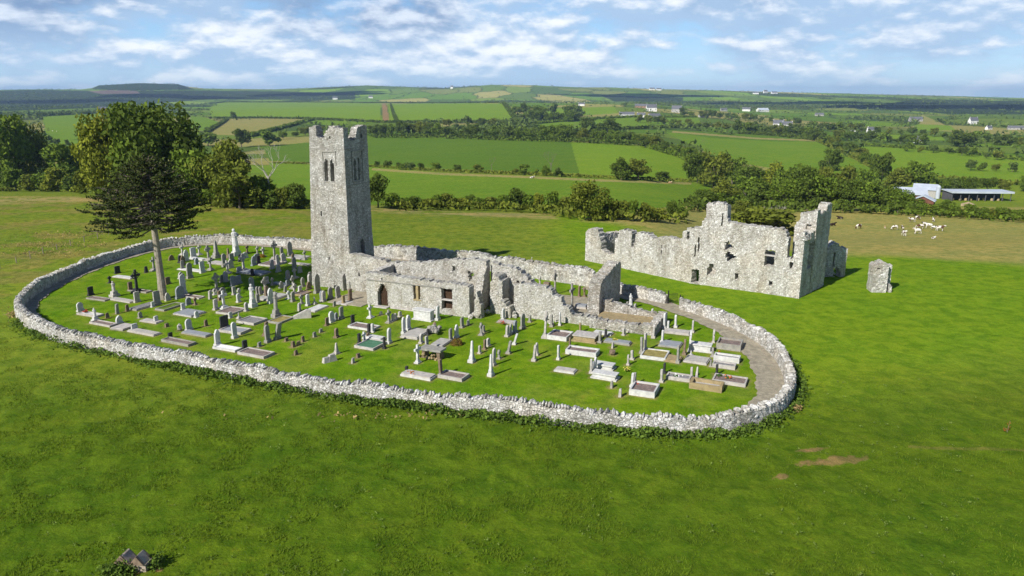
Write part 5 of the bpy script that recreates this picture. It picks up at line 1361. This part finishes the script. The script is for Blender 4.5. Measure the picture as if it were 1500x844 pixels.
# ---------------------------------------------------------------- cattle
def cow_mesh(pose, seed):
    bm_v = []; ed = []; rad = []
    def v(p, r): bm_v.append(p); rad.append(r); return len(bm_v)-1
    lie = pose == 'lying'; zb = 0.62 if lie else 1.08
    pel = v((-0.55,0,zb+0.10),(0.30,0.36)); b1 = v((-0.15,0,zb+0.0),(0.36,0.44)); b2 = v((0.35,0,zb+0.0),(0.34,0.42)); ch = v((0.72,0,zb+0.10),(0.25,0.34))
    ed += [(pel,b1),(b1,b2),(b2,ch)]
    if pose == 'grazing': nk = v((1.05,0.03,zb-0.05),(0.14,0.19)); hd = v((1.30,0.06,0.42),(0.12,0.13)); mz = v((1.42,0.07,0.13),(0.085,0.09))
    else: nk = v((1.02,0,zb+0.36),(0.14,0.19)); hd = v((1.28,0.03,zb+0.46),(0.13,0.14)); mz = v((1.58,0.05,zb+0.30),(0.085,0.09))
    ed += [(ch,nk),(nk,hd),(hd,mz)]
    for s in (-1,1):
        e = v((bm_v[hd][0]-0.04, bm_v[hd][1]+0.24*s, bm_v[hd][2]+0.08),(0.035,0.06)); ed.append((hd,e))
        if not lie:
            st = 0.12*s*(1 if seed%2 else -1)
            a = v((0.70,0.20*s,zb-0.30),(0.11,0.13)); k_ = v((0.72+st*0.5,0.20*s,0.46),(0.065,0.07)); f = v((0.70+st,0.20*s,0.06),(0.055,0.06)); ed += [(ch,a),(a,k_),(k_,f)]
            a = v((-0.62,0.22*s,zb-0.22),(0.15,0.18)); k_ = v((-0.52-st*0.5,0.22*s,0.70),(0.09,0.11)); hk = v((-0.70-st,0.21*s,0.46),(0.06,0.07)); f = v((-0.64-st,0.21*s,0.06),(0.055,0.06)); ed += [(pel,a),(a,k_),(k_,hk),(hk,f)]
        else:
            a = v((0.75,0.30*s,0.28),(0.12,0.12)); f = v((1.05,0.34*s,0.10),(0.07,0.07)); ed += [(ch,a),(a,f)]
            a = v((-0.5,0.38*s,0.26),(0.16,0.16)); f = v((-0.15,0.50*s,0.10),(0.07,0.08)); ed += [(pel,a),(a,f)]
    t1 = v((-0.86,0,zb+0.16),(0.05,0.06)); t2 = v((-0.93,0.02,zb-0.45 if not lie else 0.2),(0.035,0.035)); ed += [(pel,t1),(t1,t2)]
    me = bpy.data.meshes.new('cow_body'); me.from_pydata(bm_v, ed, []); ob = bpy.data.objects.new('cow_tmp', me); COL.objects.link(ob)
    md = ob.modifiers.new('skin','SKIN'); md.use_smooth_shade = True
    for i, r in enumerate(rad): me.skin_vertices[0].data[i].radius = r
    me.skin_vertices[0].data[0].use_root = True
    ob.modifiers.new('sub','SUBSURF').levels = 1
    dg = bpy.context.evaluated_depsgraph_get(); out = bpy.data.meshes.new_from_object(ob.evaluated_get(dg))
    bpy.data.objects.remove(ob); out.name = 'cow_body'
    return out
def cow_mat(name, patch, thr):
    m, nt, b = newmat(name); n = NT(nt); co = n.coord('Object'); oi = n.N.new('ShaderNodeObjectInfo')
    cv = n.N.new('ShaderNodeVectorMath'); cv.operation = 'ADD'; nt.links.new(co, cv.inputs[0])
    cmb = n.N.new('ShaderNodeCombineXYZ'); nt.links.new(n.math('MULTIPLY', oi.outputs['Random'], 40), cmb.inputs[0]); nt.links.new(cmb.outputs[0], cv.inputs[1])
    f = n.rng(n.noise(cv.outputs[0], 1.5, 2, 0.4), thr-0.02, thr+0.02)
    nt.links.new(n.mix(f, (0.72,0.69,0.62), patch), b.inputs['Base Color']); b.inputs['Roughness'].default_value = 0.8
    return m
COWM = dict(br=cow_mat('brown and white hide', (0.09,0.04,0.02), 0.48), bk=cow_mat('black and white hide', (0.02,0.016,0.014), 0.46), wh=cow_mat('white hide', (0.10,0.05,0.03), 0.54), dk=cow_mat('dark hide', (0.03,0.018,0.012), 0.30), cr=cow_mat('cream hide', (0.40,0.26,0.13), 0.40))
CM = dict(stand=cow_mesh('standing',1), graze=cow_mesh('grazing',2), lie=cow_mesh('lying',3))
COWS = [ # px, py(feet), pose, hide, heading deg, scale, label
 (1231,321,'lie','dk',170,1.0,'dark cow lying far left of the herd near the hedge'),
 (1219,331,'lie','dk',10,1.0,'dark cow lying just right of the tall ruin corner'),
 (1258,335,'graze','br',200,1.0,'brown and white cow grazing alone left of the herd'),
 (1296,334.5,'graze','cr',250,0.6,'cream calf between the lone grazing cow and the herd'),
 (1311,336.5,'graze','br',190,1.0,'brown and white cow grazing at left edge of the herd'),
 (1322,337,'stand','br',80,0.8,'brown young cow standing behind the white faced cow'),
 (1323.5,345.5,'stand','wh',265,1.05,'white cow facing the camera at left front of the herd'),
 (1336,325.5,'stand','br',185,1.05,'brown and white cow standing at back left of the herd'),
 (1343.5,322,'graze','br',20,1.0,'brown cow at the very back of the herd'),
 (1348,335,'graze','br',160,1.0,'brown and white cow with head down mid herd'),
 (1354.5,332,'stand','bk',200,1.0,'black patched cow standing left of the white pair'),
 (1360.5,334.5,'stand','wh',170,1.1,'white cow standing broadside in the middle of the herd'),
 (1367,325,'stand','br',70,0.95,'brown cow standing at the back right of the herd'),
 (1368.5,337,'graze','bk',350,0.95,'dark patched cow left of the large white cow at right'),
 (1376,338.5,'stand','wh',345,1.1,'large white cow at the right end of the herd'),
 (1344,342.5,'stand','wh',185,1.1,'large white cow broadside at the front of the herd'),
 (1367,350,'lie','wh',20,0.6,'white calf lying in front of the herd'),
 (779,261.5,'lie','wh',20,1.3,'white cow lying under the thin middle hedge'),
 (981,268.5,'lie','cr',0,1.1,'pale cow lying at right end of the thin middle hedge'),
]
for (px,py,po,hd,deg,sc,lab) in COWS:
    o = bpy.data.objects.new('calf' if 'calf' in lab else 'cow', CM['lie' if po=='lie' else ('stand' if po=='stand' else 'graze')]); COL.objects.link(o)
    if not o.data.materials: o.data.materials.append(COWM['br'])
    o.material_slots[0].link = 'OBJECT'; o.material_slots[0].material = COWM[hd]
    p = hit(px, py); o.location = p-Vector((0,0,0.04)); o.rotation_euler = (0,0,R(deg)); o.scale = (sc*0.84,)*3; tag(o, lab, 'cow', 'cattle herd in the pale field' if px > 1200 else None)
mbs = MB(); mbs.rock((0,0,0.5),0.6,0.3,0.38,0,0.1); mbs.rock((0.6,0,0.75),0.2,0.14,0.16,0,0.05)
for q in ((-.35,.15),(-.35,-.15),(.3,.15),(.3,-.15)): mbs.tube([(q[0],q[1],0),(q[0],q[1],0.4)],[0.06,0.08],5)
sh = mbs.build('sheep', plain_mat('fleece', (0.6,0.58,0.5), 0.1)); sh.location = hit(77,192.5); sh.scale = (3,3,3) ; tag(sh, 'pale sheep grazing in the far left green field', 'sheep', 'far sheep')
for px, py in ((83,193),(72,191.5)):
    c = sh.copy(); COL.objects.link(c); c.location = hit(px, py); c.rotation_euler = (0,0,random.random()*6)
for o in (sh,): o.scale = (1.5,1.5,1.5)
for o in COL.objects:
    if o.name.startswith('sheep'): o.scale = (1.6,1.6,1.6)

# ---------------------------------------------------------------- farm and houses
def house(px, py, wpx, hpx, label, wall='render', roof='slateroof', deg=0, depth=7.5, cat='house', chim=2, win=4):
    p = hit(px, py, 280); k = mpp(p.y); L = wpx*k; hw = hpx*k*0.55; hr = hpx*k*0.55
    depth = max(depth, 0.5*hw)
    root = empty('house', p, R(deg), label, cat)
    m = MB(); m.prism([(-depth/2,-1.0),(depth/2,-1.0),(depth/2,hw),(0,hw+hr*0.96),(-depth/2,hw)], -L/2, L/2, 'x'); m.build('wall', MAT[wall], root)
    m = MB(); e = 0.35
    m.prism([(-depth/2-e,hw-e*0.6),(0,hw+hr),(depth/2+e,hw-e*0.6),(depth/2+e,hw-e*0.6+0.3),(0,hw+hr+0.35),(-depth/2-e,hw-e*0.6+0.3)], -L/2-0.3, L/2+0.3, 'x'); rf = m.build('roof', MAT[roof], root)
    for c in range(chim):
        x = (-L/2+0.6) if c == 0 else (L/2-0.6)
        m = MB(); m.box(x-0.5,x+0.5,-0.4,0.4,hw+hr*0.7,hw+hr+1.1); m.build('chimney', MAT['render' if wall=='render' else 'grey'], rf)
    for i in range(win):
        x = -L/2+L*(i+0.5)/win; w = min(1.1, L/win*0.5)
        if i == win//2: m = MB(); m.box(x-0.5,x+0.5,-depth/2-0.06,-depth/2+0.05,0,2.0); m.build('door', MAT['wood'], root)
        else: m = MB(); m.box(x-w/2,x+w/2,-depth/2-0.06,-depth/2+0.05,hw*0.4,hw*0.78); m.build('window', MAT['glass'], root)
    return root
HS = [(852,155,9,4,'tiny white house with pale roof left of the white house cluster'),(938,158,16,5,'pink tinged low house at back of the white house cluster','brick'),(954,163,15,9,'tall white house in the middle of the cluster'),(918,171,22,6,'long white farmhouse at front left of the cluster'),
 (939,172,12,6,'white house right of the long farmhouse'),(958,172,18,5,'low pale grey house at front right of the cluster','concrete'),(991,165,14,9,'grey gabled house right of the white cluster','concrete'),(1093,163,11,5,'small white house left of the long blue roofed building'),
 (1117,164,18,5,'long pale blue roofed building on the far right slope','render','tin'),(1030,172,14,5,'grey low house below the far slope','concrete'),(1140,186,15,9,'grey roofed white house, left of a close pair'),(1153,187,14,8,'slate roofed white house, right of a close pair'),
 (1252,193,15,7,'white bungalow left of its twin in the far fields'),(1277,194,15,7,'white bungalow right of its twin in the far fields'),(1341,178,18,6,'grey farmhouse group beyond the bungalows','concrete'),(1425,182,14,9,'white house with tall chimney at far right'),
 (1448,190,10,5,'small white cottage below the tall chimney house'),(1487,190,20,5,'low grey house near the right edge of far fields','concrete'),(1344,209,12,9,'white gabled cottage with grey side near the dark far trees'),
 (955,132,8,3,'tiny white house on the left of hilltop row'),(965,132.5,7,3,'tiny white house on the right of hilltop row'),(1107,138,8,3,'tiny pale house left on the far right ridge'),(1121,136.5,6,4,'tiny white house centre on the far right ridge'),(1134,137.5,9,3,'tiny pale house right on the far right ridge'),
 (491,146,7,4,'tiny white house on the far plain left of the tower'),(543,144,6,3.5,'tiny white house on the far plain above the tower'),(662,130,4,4,'tiny white house on the far middle hill'),(1060,163,10,4,'pale house among trees left of the far slope','concrete'),
 (1200,170,12,4,'pale house on the far right slope between trees','concrete'),(150,160,10,3,'small brown roofed building beyond the orange tree','brick')]
for h_ in HS:
    a = list(h_)+['render','slateroof'][len(h_)-5:] if len(h_) < 7 else list(h_)
    house(a[0],a[1],a[2],a[3],a[4],a[5],a[6],deg=random.uniform(-25,25),depth=max(6,a[2]*0.4*mpp(hit(a[0],a[1],280).y)),win=4 if a[2] > 9 else 2)
def shed(px, py, wpx, hpx, label, roof, wall, deg, depth, pitch=0.25, name='farm_shed'):
    p = hit(px, py, 250); k = mpp(p.y); L = wpx*k; hw = hpx*k*0.6
    root = empty(name, p, R(deg), label, 'shed')
    m = MB(); m.prism([(-depth/2,-1.5),(depth/2,-1.5),(depth/2,hw),(0,hw+depth/2*pitch*0.97),(-depth/2,hw)], -L/2, L/2, 'x'); m.build('wall', MAT[wall], root)
    m = MB(); e = 0.5; z = hw-0.1
    m.prism([(-depth/2-e,z),(0,z+depth/2*pitch+0.22),(depth/2+e,z),(depth/2+e,z+0.25),(0,z+depth/2*pitch+0.5),(-depth/2-e,z+0.25)], -L/2-0.5, L/2+0.5, 'x'); m.build('roof', MAT[roof], root)
    return root
shed(1331,293,42,18,'largest pale metal roofed farm shed with rust red wall','tin','rust',-22,16,0.30)
shed(1354,288,30,20,'second pale roofed farm shed behind the largest shed','tin','concrete',-30,14,0.30)
shed(1352,301,18,13,'small steep pale roofed shed at the front of farmyard','tin','rust',55,8,0.45)
shed(1273,280,8,8,'small pale roofed shed peeping through trees left of farm','tin','concrete',10,6,0.3)
def silo():
    p = hit(1373, 291, 250); k = mpp(p.y); root = empty('silo', p, 0, 'pale cylindrical silo at right end of the farm roofs', 'silo')
    m = MB(); r = 3.0*k; m.lathe([(r,-1),(r,17*k)], 14); m.build('tank', MAT['tin'], root)
    m = MB(); m.lathe([(r*1.04,17*k-0.1),(r*0.6,19*k),(0.15,20*k)], 14); m.build('roof', MAT['tin'], root)
silo()
def open_shed():
    p = hit(1437, 295, 250); k = mpp(p.y); L = 86*k; H = 12*k; D = 10
    root = empty('open_shed', p, R(-4), 'long open fronted cattle shed with pale flat roof edge at right', 'shed')
    m = MB(); m.box(-L/2,L/2,D-0.3,D,-1.5,H*0.95); m.build('wall', MAT['interior'], root)
    m = MB(); m.box(-L/2,-L/2+0.3,0,D,-1.5,H*0.9); m.build('wall', MAT['interior'], root)
    m = MB(); m.prism([(-1.0,H),(D+0.5,H*1.12),(D+0.5,H*1.12+0.3),(-1.0,H+0.9)], -L/2-0.6, L/2+0.6, 'x'); m.build('roof', MAT['tin'], root)
    for i in range(8):
        x = -L/2+0.3+(L-0.6)*i/7; m = MB(); m.box(x-0.15,x+0.15,0,0.3,-1.5,H); m.build('post', MAT['interior'], root)
    for i in range(9):
        x = -L/2+2+(L-4)*i/8+random.uniform(-.5,.5)
        o = bpy.data.objects.new('bale', bm_bale); COL.objects.link(o); q = Matrix.Rotation(R(-4),3,'Z') @ Vector((x, random.uniform(2,4), 0)); o.location = p+q+Vector((0,0,0.6)); o.rotation_euler = (0,0,random.random()*3)
        tag(o, 'pale bale lying inside the long open cattle shed', 'bale', 'bales in the open shed')
_m = MB(); _m.lathe([(0.5,-0.62),(0.62,-0.55),(0.62,0.55),(0.5,0.62)], 12); _o = _m.build('bale', MAT['hay']); bm_bale = _o.data; bpy.data.objects.remove(_o)
open_shed()
m_ = MB(); m_.rock((0,0,0),1,1,0.6,0,0.15); _o = m_.build('earth_heap', MAT['hay']); _o.location = hit(1418,302,250); _o.scale = (3,3,3); tag(_o, 'tan earth heap in the yard left of open shed', 'heap')
# ---------------------------------------------------------------- graves
def hs_profile(kind, w, h):
    a = w/2
    if kind == 'round': return [(-a,0),(a,0),(a,h-a*0.9)]+[(a*math.cos(t),h-a*0.9+a*0.9*math.sin(t)) for t in (0.4,0.8,1.2,1.57,1.94,2.34,2.74)]+[(-a,h-a*0.9)]
    if kind == 'gothic': return [(-a,0),(a,0),(a,h-a*1.1),(a*0.8,h-a*0.62),(a*0.45,h-a*0.25),(0,h),(-a*0.45,h-a*0.25),(-a*0.8,h-a*0.62),(-a,h-a*1.1)]
    if kind == 'shoulder': return [(-a,0),(a,0),(a,h-a*1.0),(a*0.72,h-a*0.95),(a*0.66,h-a*0.5),(a*0.35,h-a*0.12),(0,h),(-a*0.35,h-a*0.12),(-a*0.66,h-a*0.5),(-a*0.72,h-a*0.95),(-a,h-a*1.0)]
    return [(-a,0),(a,0),(a*0.98,h*0.96),(0,h),(-a*0.98,h*0.96)]
GR = []    # (object, phrase, px, py)
CATS = {}
def stone_label(o, phrase, px, py, cat): tag(o, None, cat); GR.append((o, phrase, px, py))
CNAME = dict(white='white', pale='pale', grey='grey', dark='dark', brown='brown weathered', slate='blue grey', tan='tan', concrete='concrete')
def headstone(px, py, hp, kind, col, wp=None, lean=0.0, extra=''):
    p = P(px, py, 0.05); p.z = 0; k = mpp(p.y); h = hp*k*1.03; w = (wp*k if wp else min(0.95, max(0.42, h*0.42)))
    w = max(0.32, min(w*1.15, 2.0)); sx = random.Random(int(px*13+py*7))
    rz = CH_A+R(sx.uniform(-8,8)); size = 'tall ' if h > 2.15 else ('small ' if h < 1.0 else '')
    lean_r = lean if lean else R(sx.uniform(-3,3))
    m = MAT[col]; th = sx.uniform(0.13,0.2)
    nm = dict(round='headstone',gothic='headstone',shoulder='headstone',square='headstone',cross='cross_monument',celtic='celtic_cross',obelisk='obelisk',column='column_monument',statue='statue_monument',stub='marker_stone',ball='round_stone')[kind]
    ph = dict(round='round topped headstone',gothic='pointed headstone',shoulder='shouldered headstone',square='flat topped headstone',cross='stone cross',celtic='ringed celtic cross',obelisk='tapering obelisk',column='stone column monument',statue='statue on a pedestal',stub='rough marker stone',ball='rounded stone')[kind]
    if kind in ('stub','ball'):
        b = MB()
        if kind == 'stub': b.box(-th*0.6,th*0.6,-w/2,w/2,-0.1,h,0.25,0.035); b.box(-th*0.45,th*0.5,-w*0.28,w*0.3,h*0.9,h*1.06,0.3,0.02)
        else: b.rock((0,0,h*0.45), w*0.4, w*0.5, h*0.55, 0, 0.12)
        o = b.build(nm, m); o.location = p; o.rotation_euler = (0, lean_r, rz)
    else:
        o = empty(nm, p, rz); o.rotation_euler = (0, lean_r, rz)
        pz = min(0.32, h*0.16)
        if kind in ('cross','celtic','statue','column','obelisk'):
            ph_ = h*0.16 if kind in ('cross','celtic') else h*(0.36 if kind == 'statue' else 0.30)
            b = MB(); b.box(-w*0.42,w*0.42,-w*0.55,w*0.55,-0.1,ph_*0.45,0.05); b.build('plinth', m, o)
            b = MB(); b.box(-w*0.30,w*0.30,-w*0.38,w*0.38,ph_*0.45+0.003,ph_,0.15); b.build('pedestal', m, o)
            if kind in ('cross','celtic'):
                H = h-ph_; ar = min(H*0.30, 0.6); cw = max(0.10, min(H*0.075, .14)); cz = ph_+H*0.70
                b = MB(); b.prism([(-cw*1.2,ph_),(cw*1.2,ph_),(cw*0.8,cz-cw),(ar,cz-cw),(ar,cz+cw),(cw*0.9,cz+cw),(cw*0.9,h),(-cw*0.9,h),(-cw*0.9,cz+cw),(-ar,cz+cw),(-ar,cz-cw),(-cw*0.8,cz-cw)], -0.09, 0.09, 'x')
                b.build('cross', m, o)
                if kind == 'celtic':
                    b = MB(); pts = [Vector((0, ar*0.72*math.cos(t), cz+ar*0.72*math.sin(t))) for t in np.linspace(0, 2*math.pi, 17)]; b.tube(pts, [0.06]*17, 6); b.build('ring', m, o)
            elif kind == 'statue':
                b = MB(); H = h-ph_; r = H*0.17
                b.lathe([(r*1.0,ph_),(r*0.95,ph_+H*0.25),(r*0.75,ph_+H*0.5),(r*1.0,ph_+H*0.66),(r*0.9,ph_+H*0.77),(r*0.35,ph_+H*0.81),(r*0.5,ph_+H*0.87),(r*0.5,ph_+H*0.95),(r*0.15,h)], 10)
                b.tube([(0.05,r*0.95,ph_+H*0.72),(r*0.9,r*0.6,ph_+H*0.55),(r*1.0,0.0,ph_+H*0.62)], [r*0.3,r*0.26,r*0.2], 6); b.tube([(0.05,-r*0.95,ph_+H*0.72),(r*0.9,-r*0.6,ph_+H*0.55),(r*1.0,0.02,ph_+H*0.60)], [r*0.3,r*0.26,r*0.2], 6)
                b.build('figure', m, o)
            elif kind == 'column':
                H = h-ph_; r = w*0.26; b = MB(); b.lathe([(r,ph_),(r*0.82,ph_+H*0.62),(r*1.15,ph_+H*0.64),(r*1.15,ph_+H*0.70)], 8); b.build('shaft', m, o)
                b = MB(); b.lathe([(r*0.5,ph_+H*0.70+.002),(r*0.9,ph_+H*0.80),(r*0.75,ph_+H*0.88),(r*0.3,ph_+H*0.93),(r*0.1,h)], 8); b.build('urn', m, o)
            else:
                b = MB(); b.box(-w*0.22,w*0.22,-w*0.24,w*0.24,ph_,h*0.95,0.45); b.build('shaft', m, o)
                b = MB(); b.box(-w*0.13,w*0.13,-w*0.14,w*0.14,h*0.95,h,0.9); b.build('cap', m, o)
        else:
            b = MB(); b.box(-th*1.1,th*1.1,-w*0.6,w*0.6,-0.1,pz,0.06); b.build('plinth', m, o)
            b = MB(); b.prism(hs_profile(kind, w, h-pz), -th/2, th/2, 'x'); sl = b.build('slab', m, o); sl.location = (0,0,pz-0.01)
    lean_w = 'leaning ' if abs(lean) > 0.12 else ''
    stone_label(o, size+lean_w+CNAME[col]+' '+ph, px, py, 'gravestone')
    return o
def plot(x0, x1, y0, y1, kind, kerb, bed, raise_=0.18, what=None):
    cx, cy = (x0+x1)/2, (y0+y1)/2; c, L, w = plot_dims(x0, x1, y0, y1, raise_)
    rz = CH_A+R(random.uniform(-2.5,2.5))
    nm = dict(kerb='grave_plot', slab='ledger_slab', tomb='chest_tomb')[kind]
    o = empty(nm, c, rz); kb = MAT[kerb]; bd = MAT[bed]
    if kind == 'kerb':
        t = 0.13; h = raise_
        for (a0,a1,b0,b1) in ((-L/2,L/2,-w/2,-w/2+t),(-L/2,L/2,w/2-t,w/2),(-L/2,-L/2+t,-w/2+t,w/2-t),(L/2-t,L/2,-w/2+t,w/2-t)):
            m = MB(); m.box(a0,a1,b0,b1,-0.1,h+random.uniform(-.006,.006),0,0.006); m.build('kerb', kb, o)
        m = MB(); m.box(-L/2+t,L/2-t,-w/2+t,w/2-t,-0.1,h*0.68); m.build('bed', bd, o)
    elif kind == 'slab':
        m = MB(); m.box(-L/2,L/2,-w/2,w/2,-0.1,raise_*0.6); m.build('base', kb, o)
        m = MB(); m.box(-L/2+0.08,L/2-0.08,-w/2+0.08,w/2-0.08,raise_*0.6,raise_); m.build('slab', bd, o)
    else:
        m = MB(); m.box(-L/2+0.1,L/2-0.1,-w/2+0.1,w/2-0.1,-0.1,raise_-0.1); m.build('chest', kb, o)
        m = MB(); m.box(-L/2,L/2,-w/2,w/2,raise_-0.1,raise_+0.02); m.build('lid', bd, o)
        m = MB(); m.box(-L/2-0.06,L/2+0.06,-w/2-0.06,w/2+0.06,-0.1,0.12); m.build('base', kb, o)
    bn = dict(gravel='brown gravel', paleg='pale gravel', greyg='grey gravel', green='green glass gravel', whiteg='bright white chippings', turf='green turf', drygrass='dry grass', white='white stone', pale='pale stone', grey='grey stone', slate='blue grey stone', tan='tan stone', concrete='concrete', brown='brown stone')[bed]
    stone_label(o, what or dict(kerb='kerbed grave of '+bn, slab='flat grave slab of '+bn, tomb='raised chest tomb with '+bn+' lid')[kind], cx, cy, 'grave')
    return o

for row in HEAD.replace('\n', ';').split(';'):
    a = row.split()
    headstone(float(a[0]), float(a[1]), float(a[2]), a[3], a[4], float(a[5]) if len(a) > 5 else None, float(a[6]) if len(a) > 6 else 0.0)

for row in PLOT.replace('\n', ';').split(';'):
    a = row.split(); plot(*[float(v) for v in a[:4]], a[4], a[5], a[6], float(a[7]))
_fr = random.Random(44)
for _ in range(46):     # further small stones between the older graves on the left
    for _t in range(30):
        fx = _fr.uniform(245, 455); fy = _fr.uniform(372, 446)
        q = P(fx, fy, 0)
        if not in_poly(np.array([q.x]), np.array([q.y]), RING_POLY)[0] or min((Vector((q.x,q.y,0))-p_).length for p_ in RING) < 4.0: continue
        if any(abs(fx-g[2]) < 5.5 and abs(fy-g[3]) < 4 for g in GR): continue
        headstone(fx, fy, _fr.uniform(8, 17), _fr.choice(['round','round','gothic','square','cross','stub','shoulder','celtic']), _fr.choice(['grey','grey','pale','pale','slate','white','brown']), _fr.uniform(6,9)); break
def special():
    # big chest tomb against the aisle wall
    o = plot(604, 638, 457, 474, 'tomb', 'white', 'white', 1.15, 'big white panelled chest tomb')
    # table tomb on rubble
    p = P(634, 524, 0); o = empty('table_tomb', p, CH_A); stone_label(o, 'stone table tomb on rubble', 634, 524, 'grave')
    m = MB(); m.box(-1.15,1.15,-0.55,0.55,0.78,0.98,0,0.02); m.build('table_slab', MAT['grey'], o)
    for x in (-0.8,0.8):
        m = MB(); m.box(x-0.15,x+0.15,-0.4,0.4,-0.1,0.78,0,0.03); m.build('support', MAT['brown'], o)
    m = MB()
    for _ in range(26): m.rock((random.uniform(-1.2,1.3),random.uniform(-0.75,0.5),random.uniform(0,0.4)),0.2,0.16,0.14,random.random()*6)
    m.build('rubble', MAT['tan'], o)
    # sloping coffin slab
    p = P(443, 466, 0); m = MB(); m.prism([(-0.95,-0.1),(0.95,-0.1),(0.95,0.85),(0.5,0.95),(-0.95,0.28)], -0.22, 0.22, 'y'); o = m.build('sloping_slab', MAT['pale']); o.location = p; o.rotation_euler = (0,0,CH_A+R(38)); stone_label(o, 'long sloping pale stone slab lying on edge', 443, 466, 'gravestone')
    p = P(482, 530, 0); m = MB(); m.box(-0.6,0.3,-0.2,0.2,-0.1,0.5,0.2,0.05); m.box(-0.1,0.75,-0.25,0.2,-0.1,0.7,0.3,0.06); o = m.build('broken_stone', MAT['pale']); o.location = p; o.rotation_euler = (0,0,R(40)); stone_label(o, 'low broken pale stone pair', 482, 530, 'gravestone')
    # stone-kerbed rough trough grave
    p = P(1035, 568, 0); o = empty('stone_kerbed_grave', p, CH_A); stone_label(o, 'open grave trough with rubble kerb', 1035, 568, 'grave')
    for a0,a1,b0,b1 in ((-1.35,1.35,-0.75,-0.5),(-1.35,1.35,0.5,0.75),(-1.35,-1.1,-0.5,0.5),(1.1,1.35,-0.5,0.5)):
        m = MB(); m.box(a0,a1,b0,b1,-0.1,0.5,0,0.03); m.build('kerb', MAT['tan'], o)
    m = MB(); m.box(-1.1,1.1,-0.5,0.5,-0.1,0.22); m.build('bed', MAT['paleg'], o)
    # low white wall grave in front of the gable
    m = MB(); p = P(846, 472, 0); m.box(-1.6,1.6,-0.2,0.2,-0.1,0.85,0.02,0.02); o = m.build('low_white_wall', MAT['white']); o.location = p; o.rotation_euler = (0,0,CH_A); stone_label(o, 'low white rendered grave wall', 846, 472, 'grave')
    # rock heap
    p = P(636, 488, 0); m = MB()
    for _ in range(14): m.rock((random.gauss(0,0.35),random.gauss(0,0.35),random.uniform(0.1,0.6)),0.32,0.26,0.24,random.random()*6)
    o = m.build('rock_heap', MAT['grey']); o.location = p; tag(o, 'heap of grey boulders at the head of a brown grave beside the chest tomb', 'rock heap')
    # monument house
    p = P(801, 424, 0); o = empty('small_tomb', p, CH_A); m = MB(); m.box(-0.6,0.6,-0.4,0.4,-0.1,0.5); m.build('base', MAT['white'], o); m = MB(); m.box(-0.4,0.4,-0.35,0.35,0.5,0.95,0.1); m.build('chest', MAT['brown'], o); tag(o, 'small red brown tomb on white base inside the ruined chancel', 'grave')
    def shrub(px, py, r, col, name, label, cat, z=0.0, q=0.07, n=500):
        p = P(px, py, z); C = RNG.normal(size=(n,3)); C /= np.linalg.norm(C,axis=1)[:,None]; C *= RNG.uniform(0.7,1.05,n)[:,None]*r; C[:,2] = np.abs(C[:,2])*1.05
        V, F, t = leaf_quads(C, q, C/r, 0.7); o = np_mesh(name, V, F, col, attrs={'tint': t}); o.location = p; tag(o, label, cat)
    shrub(669, 505, 0.62, LEAF['russet'], 'rounded_shrub', 'rounded olive brown clipped shrub at the end of a grave below the chest tomb', 'shrub')
    shrub(384, 377, 0.45, LEAF['autumn'], 'small_shrub', 'orange brown small shrub among graves by the back wall', 'shrub')
    for px, py, col, lab in ((933,561,'red','bunch of red flowers at the head of the white grave by the right front wall'),(1066,552,'orange','orange red flowers on the brown gravel grave at far right'),(1053,517,'orange','orange flowers in front of the raised brown grave at right'),(603,545,'orange','small red bunch on the white slab grave near the front wall'),
        (125,456,'red','red flowers on the white kerbed grave at far left'),(990,550,'whiteg','white flowers on the grey gravel grave right of centre'),(736,472,'red','small red flower pot by the white headstone against the ruin'),(900,497,'yellow','yellow flowers on the blue grey slab grave'),(917,540,'yellow','small yellow bunch on the grass beside two pale stones'),(1054,549,'leaf','green plant at the dark headstone at far right')):
        p = P(px, py, 0.3); m = MB(); 
        for _ in range(16): m.rock((random.gauss(0,0.16),random.gauss(0,0.16),abs(random.gauss(0.05,0.10))),0.06,0.06,0.05,0)
        m.mi = 1; m.rock((0,0,0.03),0.24,0.24,0.09,0); o = m.build('flower_bunch', [MAT[col],MAT['leaf']]); o.location = p-Vector((0,0,0.08)); tag(o, lab, 'flowers')
special()
def region(px, py):
    if px < 1000 and 740 < px < 872 and py < 458: return 'inside the ruined chancel'
    if px < 460 and py < 392: return 'by the back left wall'
    if px < 236: return 'left of the monkey puzzle trunk' if py < 450 else 'by the left front wall'
    if px < 460 and py < 432: return 'in the monkey puzzle shade'
    if px < 310: return 'right of the monkey puzzle trunk'
    if px < 372: return 'on the left lawn' if py < 468 else 'near the front wall, left'
    if px < 460: return 'around the urn column' if py < 480 else 'below the urn column'
    if px < 545 and py < 450: return 'at the bell tower foot'
    if px < 590: return 'facing the arched door'
    if px < 700: return 'near the table tomb' if py > 482 else 'below the aisle wall'
    if px < 795: return 'on the middle lawn' if py > 495 else 'below the broken wall'
    if px < 930: return 'in front of the chancel' if py < 515 else 'on the right front lawn'
    if px < 1030: return 'right of the east gable' if py < 500 else 'in the right hand grave group'
    return 'in the far right grave group'
ORD = ['','second','third','fourth','fifth','sixth','seventh','eighth','ninth','tenth','eleventh','twelfth']
NUM = ['','one','two','three','four','five','six','seven','eight','nine','ten','eleven','twelve']
def finish_labels():
    d = {}
    for o, ph, px, py in GR: d.setdefault(ph+' '+region(px, py), []).append((px, py, o))
    for lab, lst in d.items():
        lst.sort(key=lambda q: q[0]); n = len(lst)
        for i, (px, py, o) in enumerate(lst):
            if n == 1: s = lab
            elif n == 2: s = lab+(', left one' if i == 0 else ', right one')
            else: s = lab+(', leftmost of %s' % NUM[n] if i == 0 else ', rightmost of %s' % NUM[n] if i == n-1 else ', %s from left of %s' % (ORD[i], NUM[n]))
            o['label'] = s; o['group'] = 'graves and headstones of the graveyard'
finish_labels()
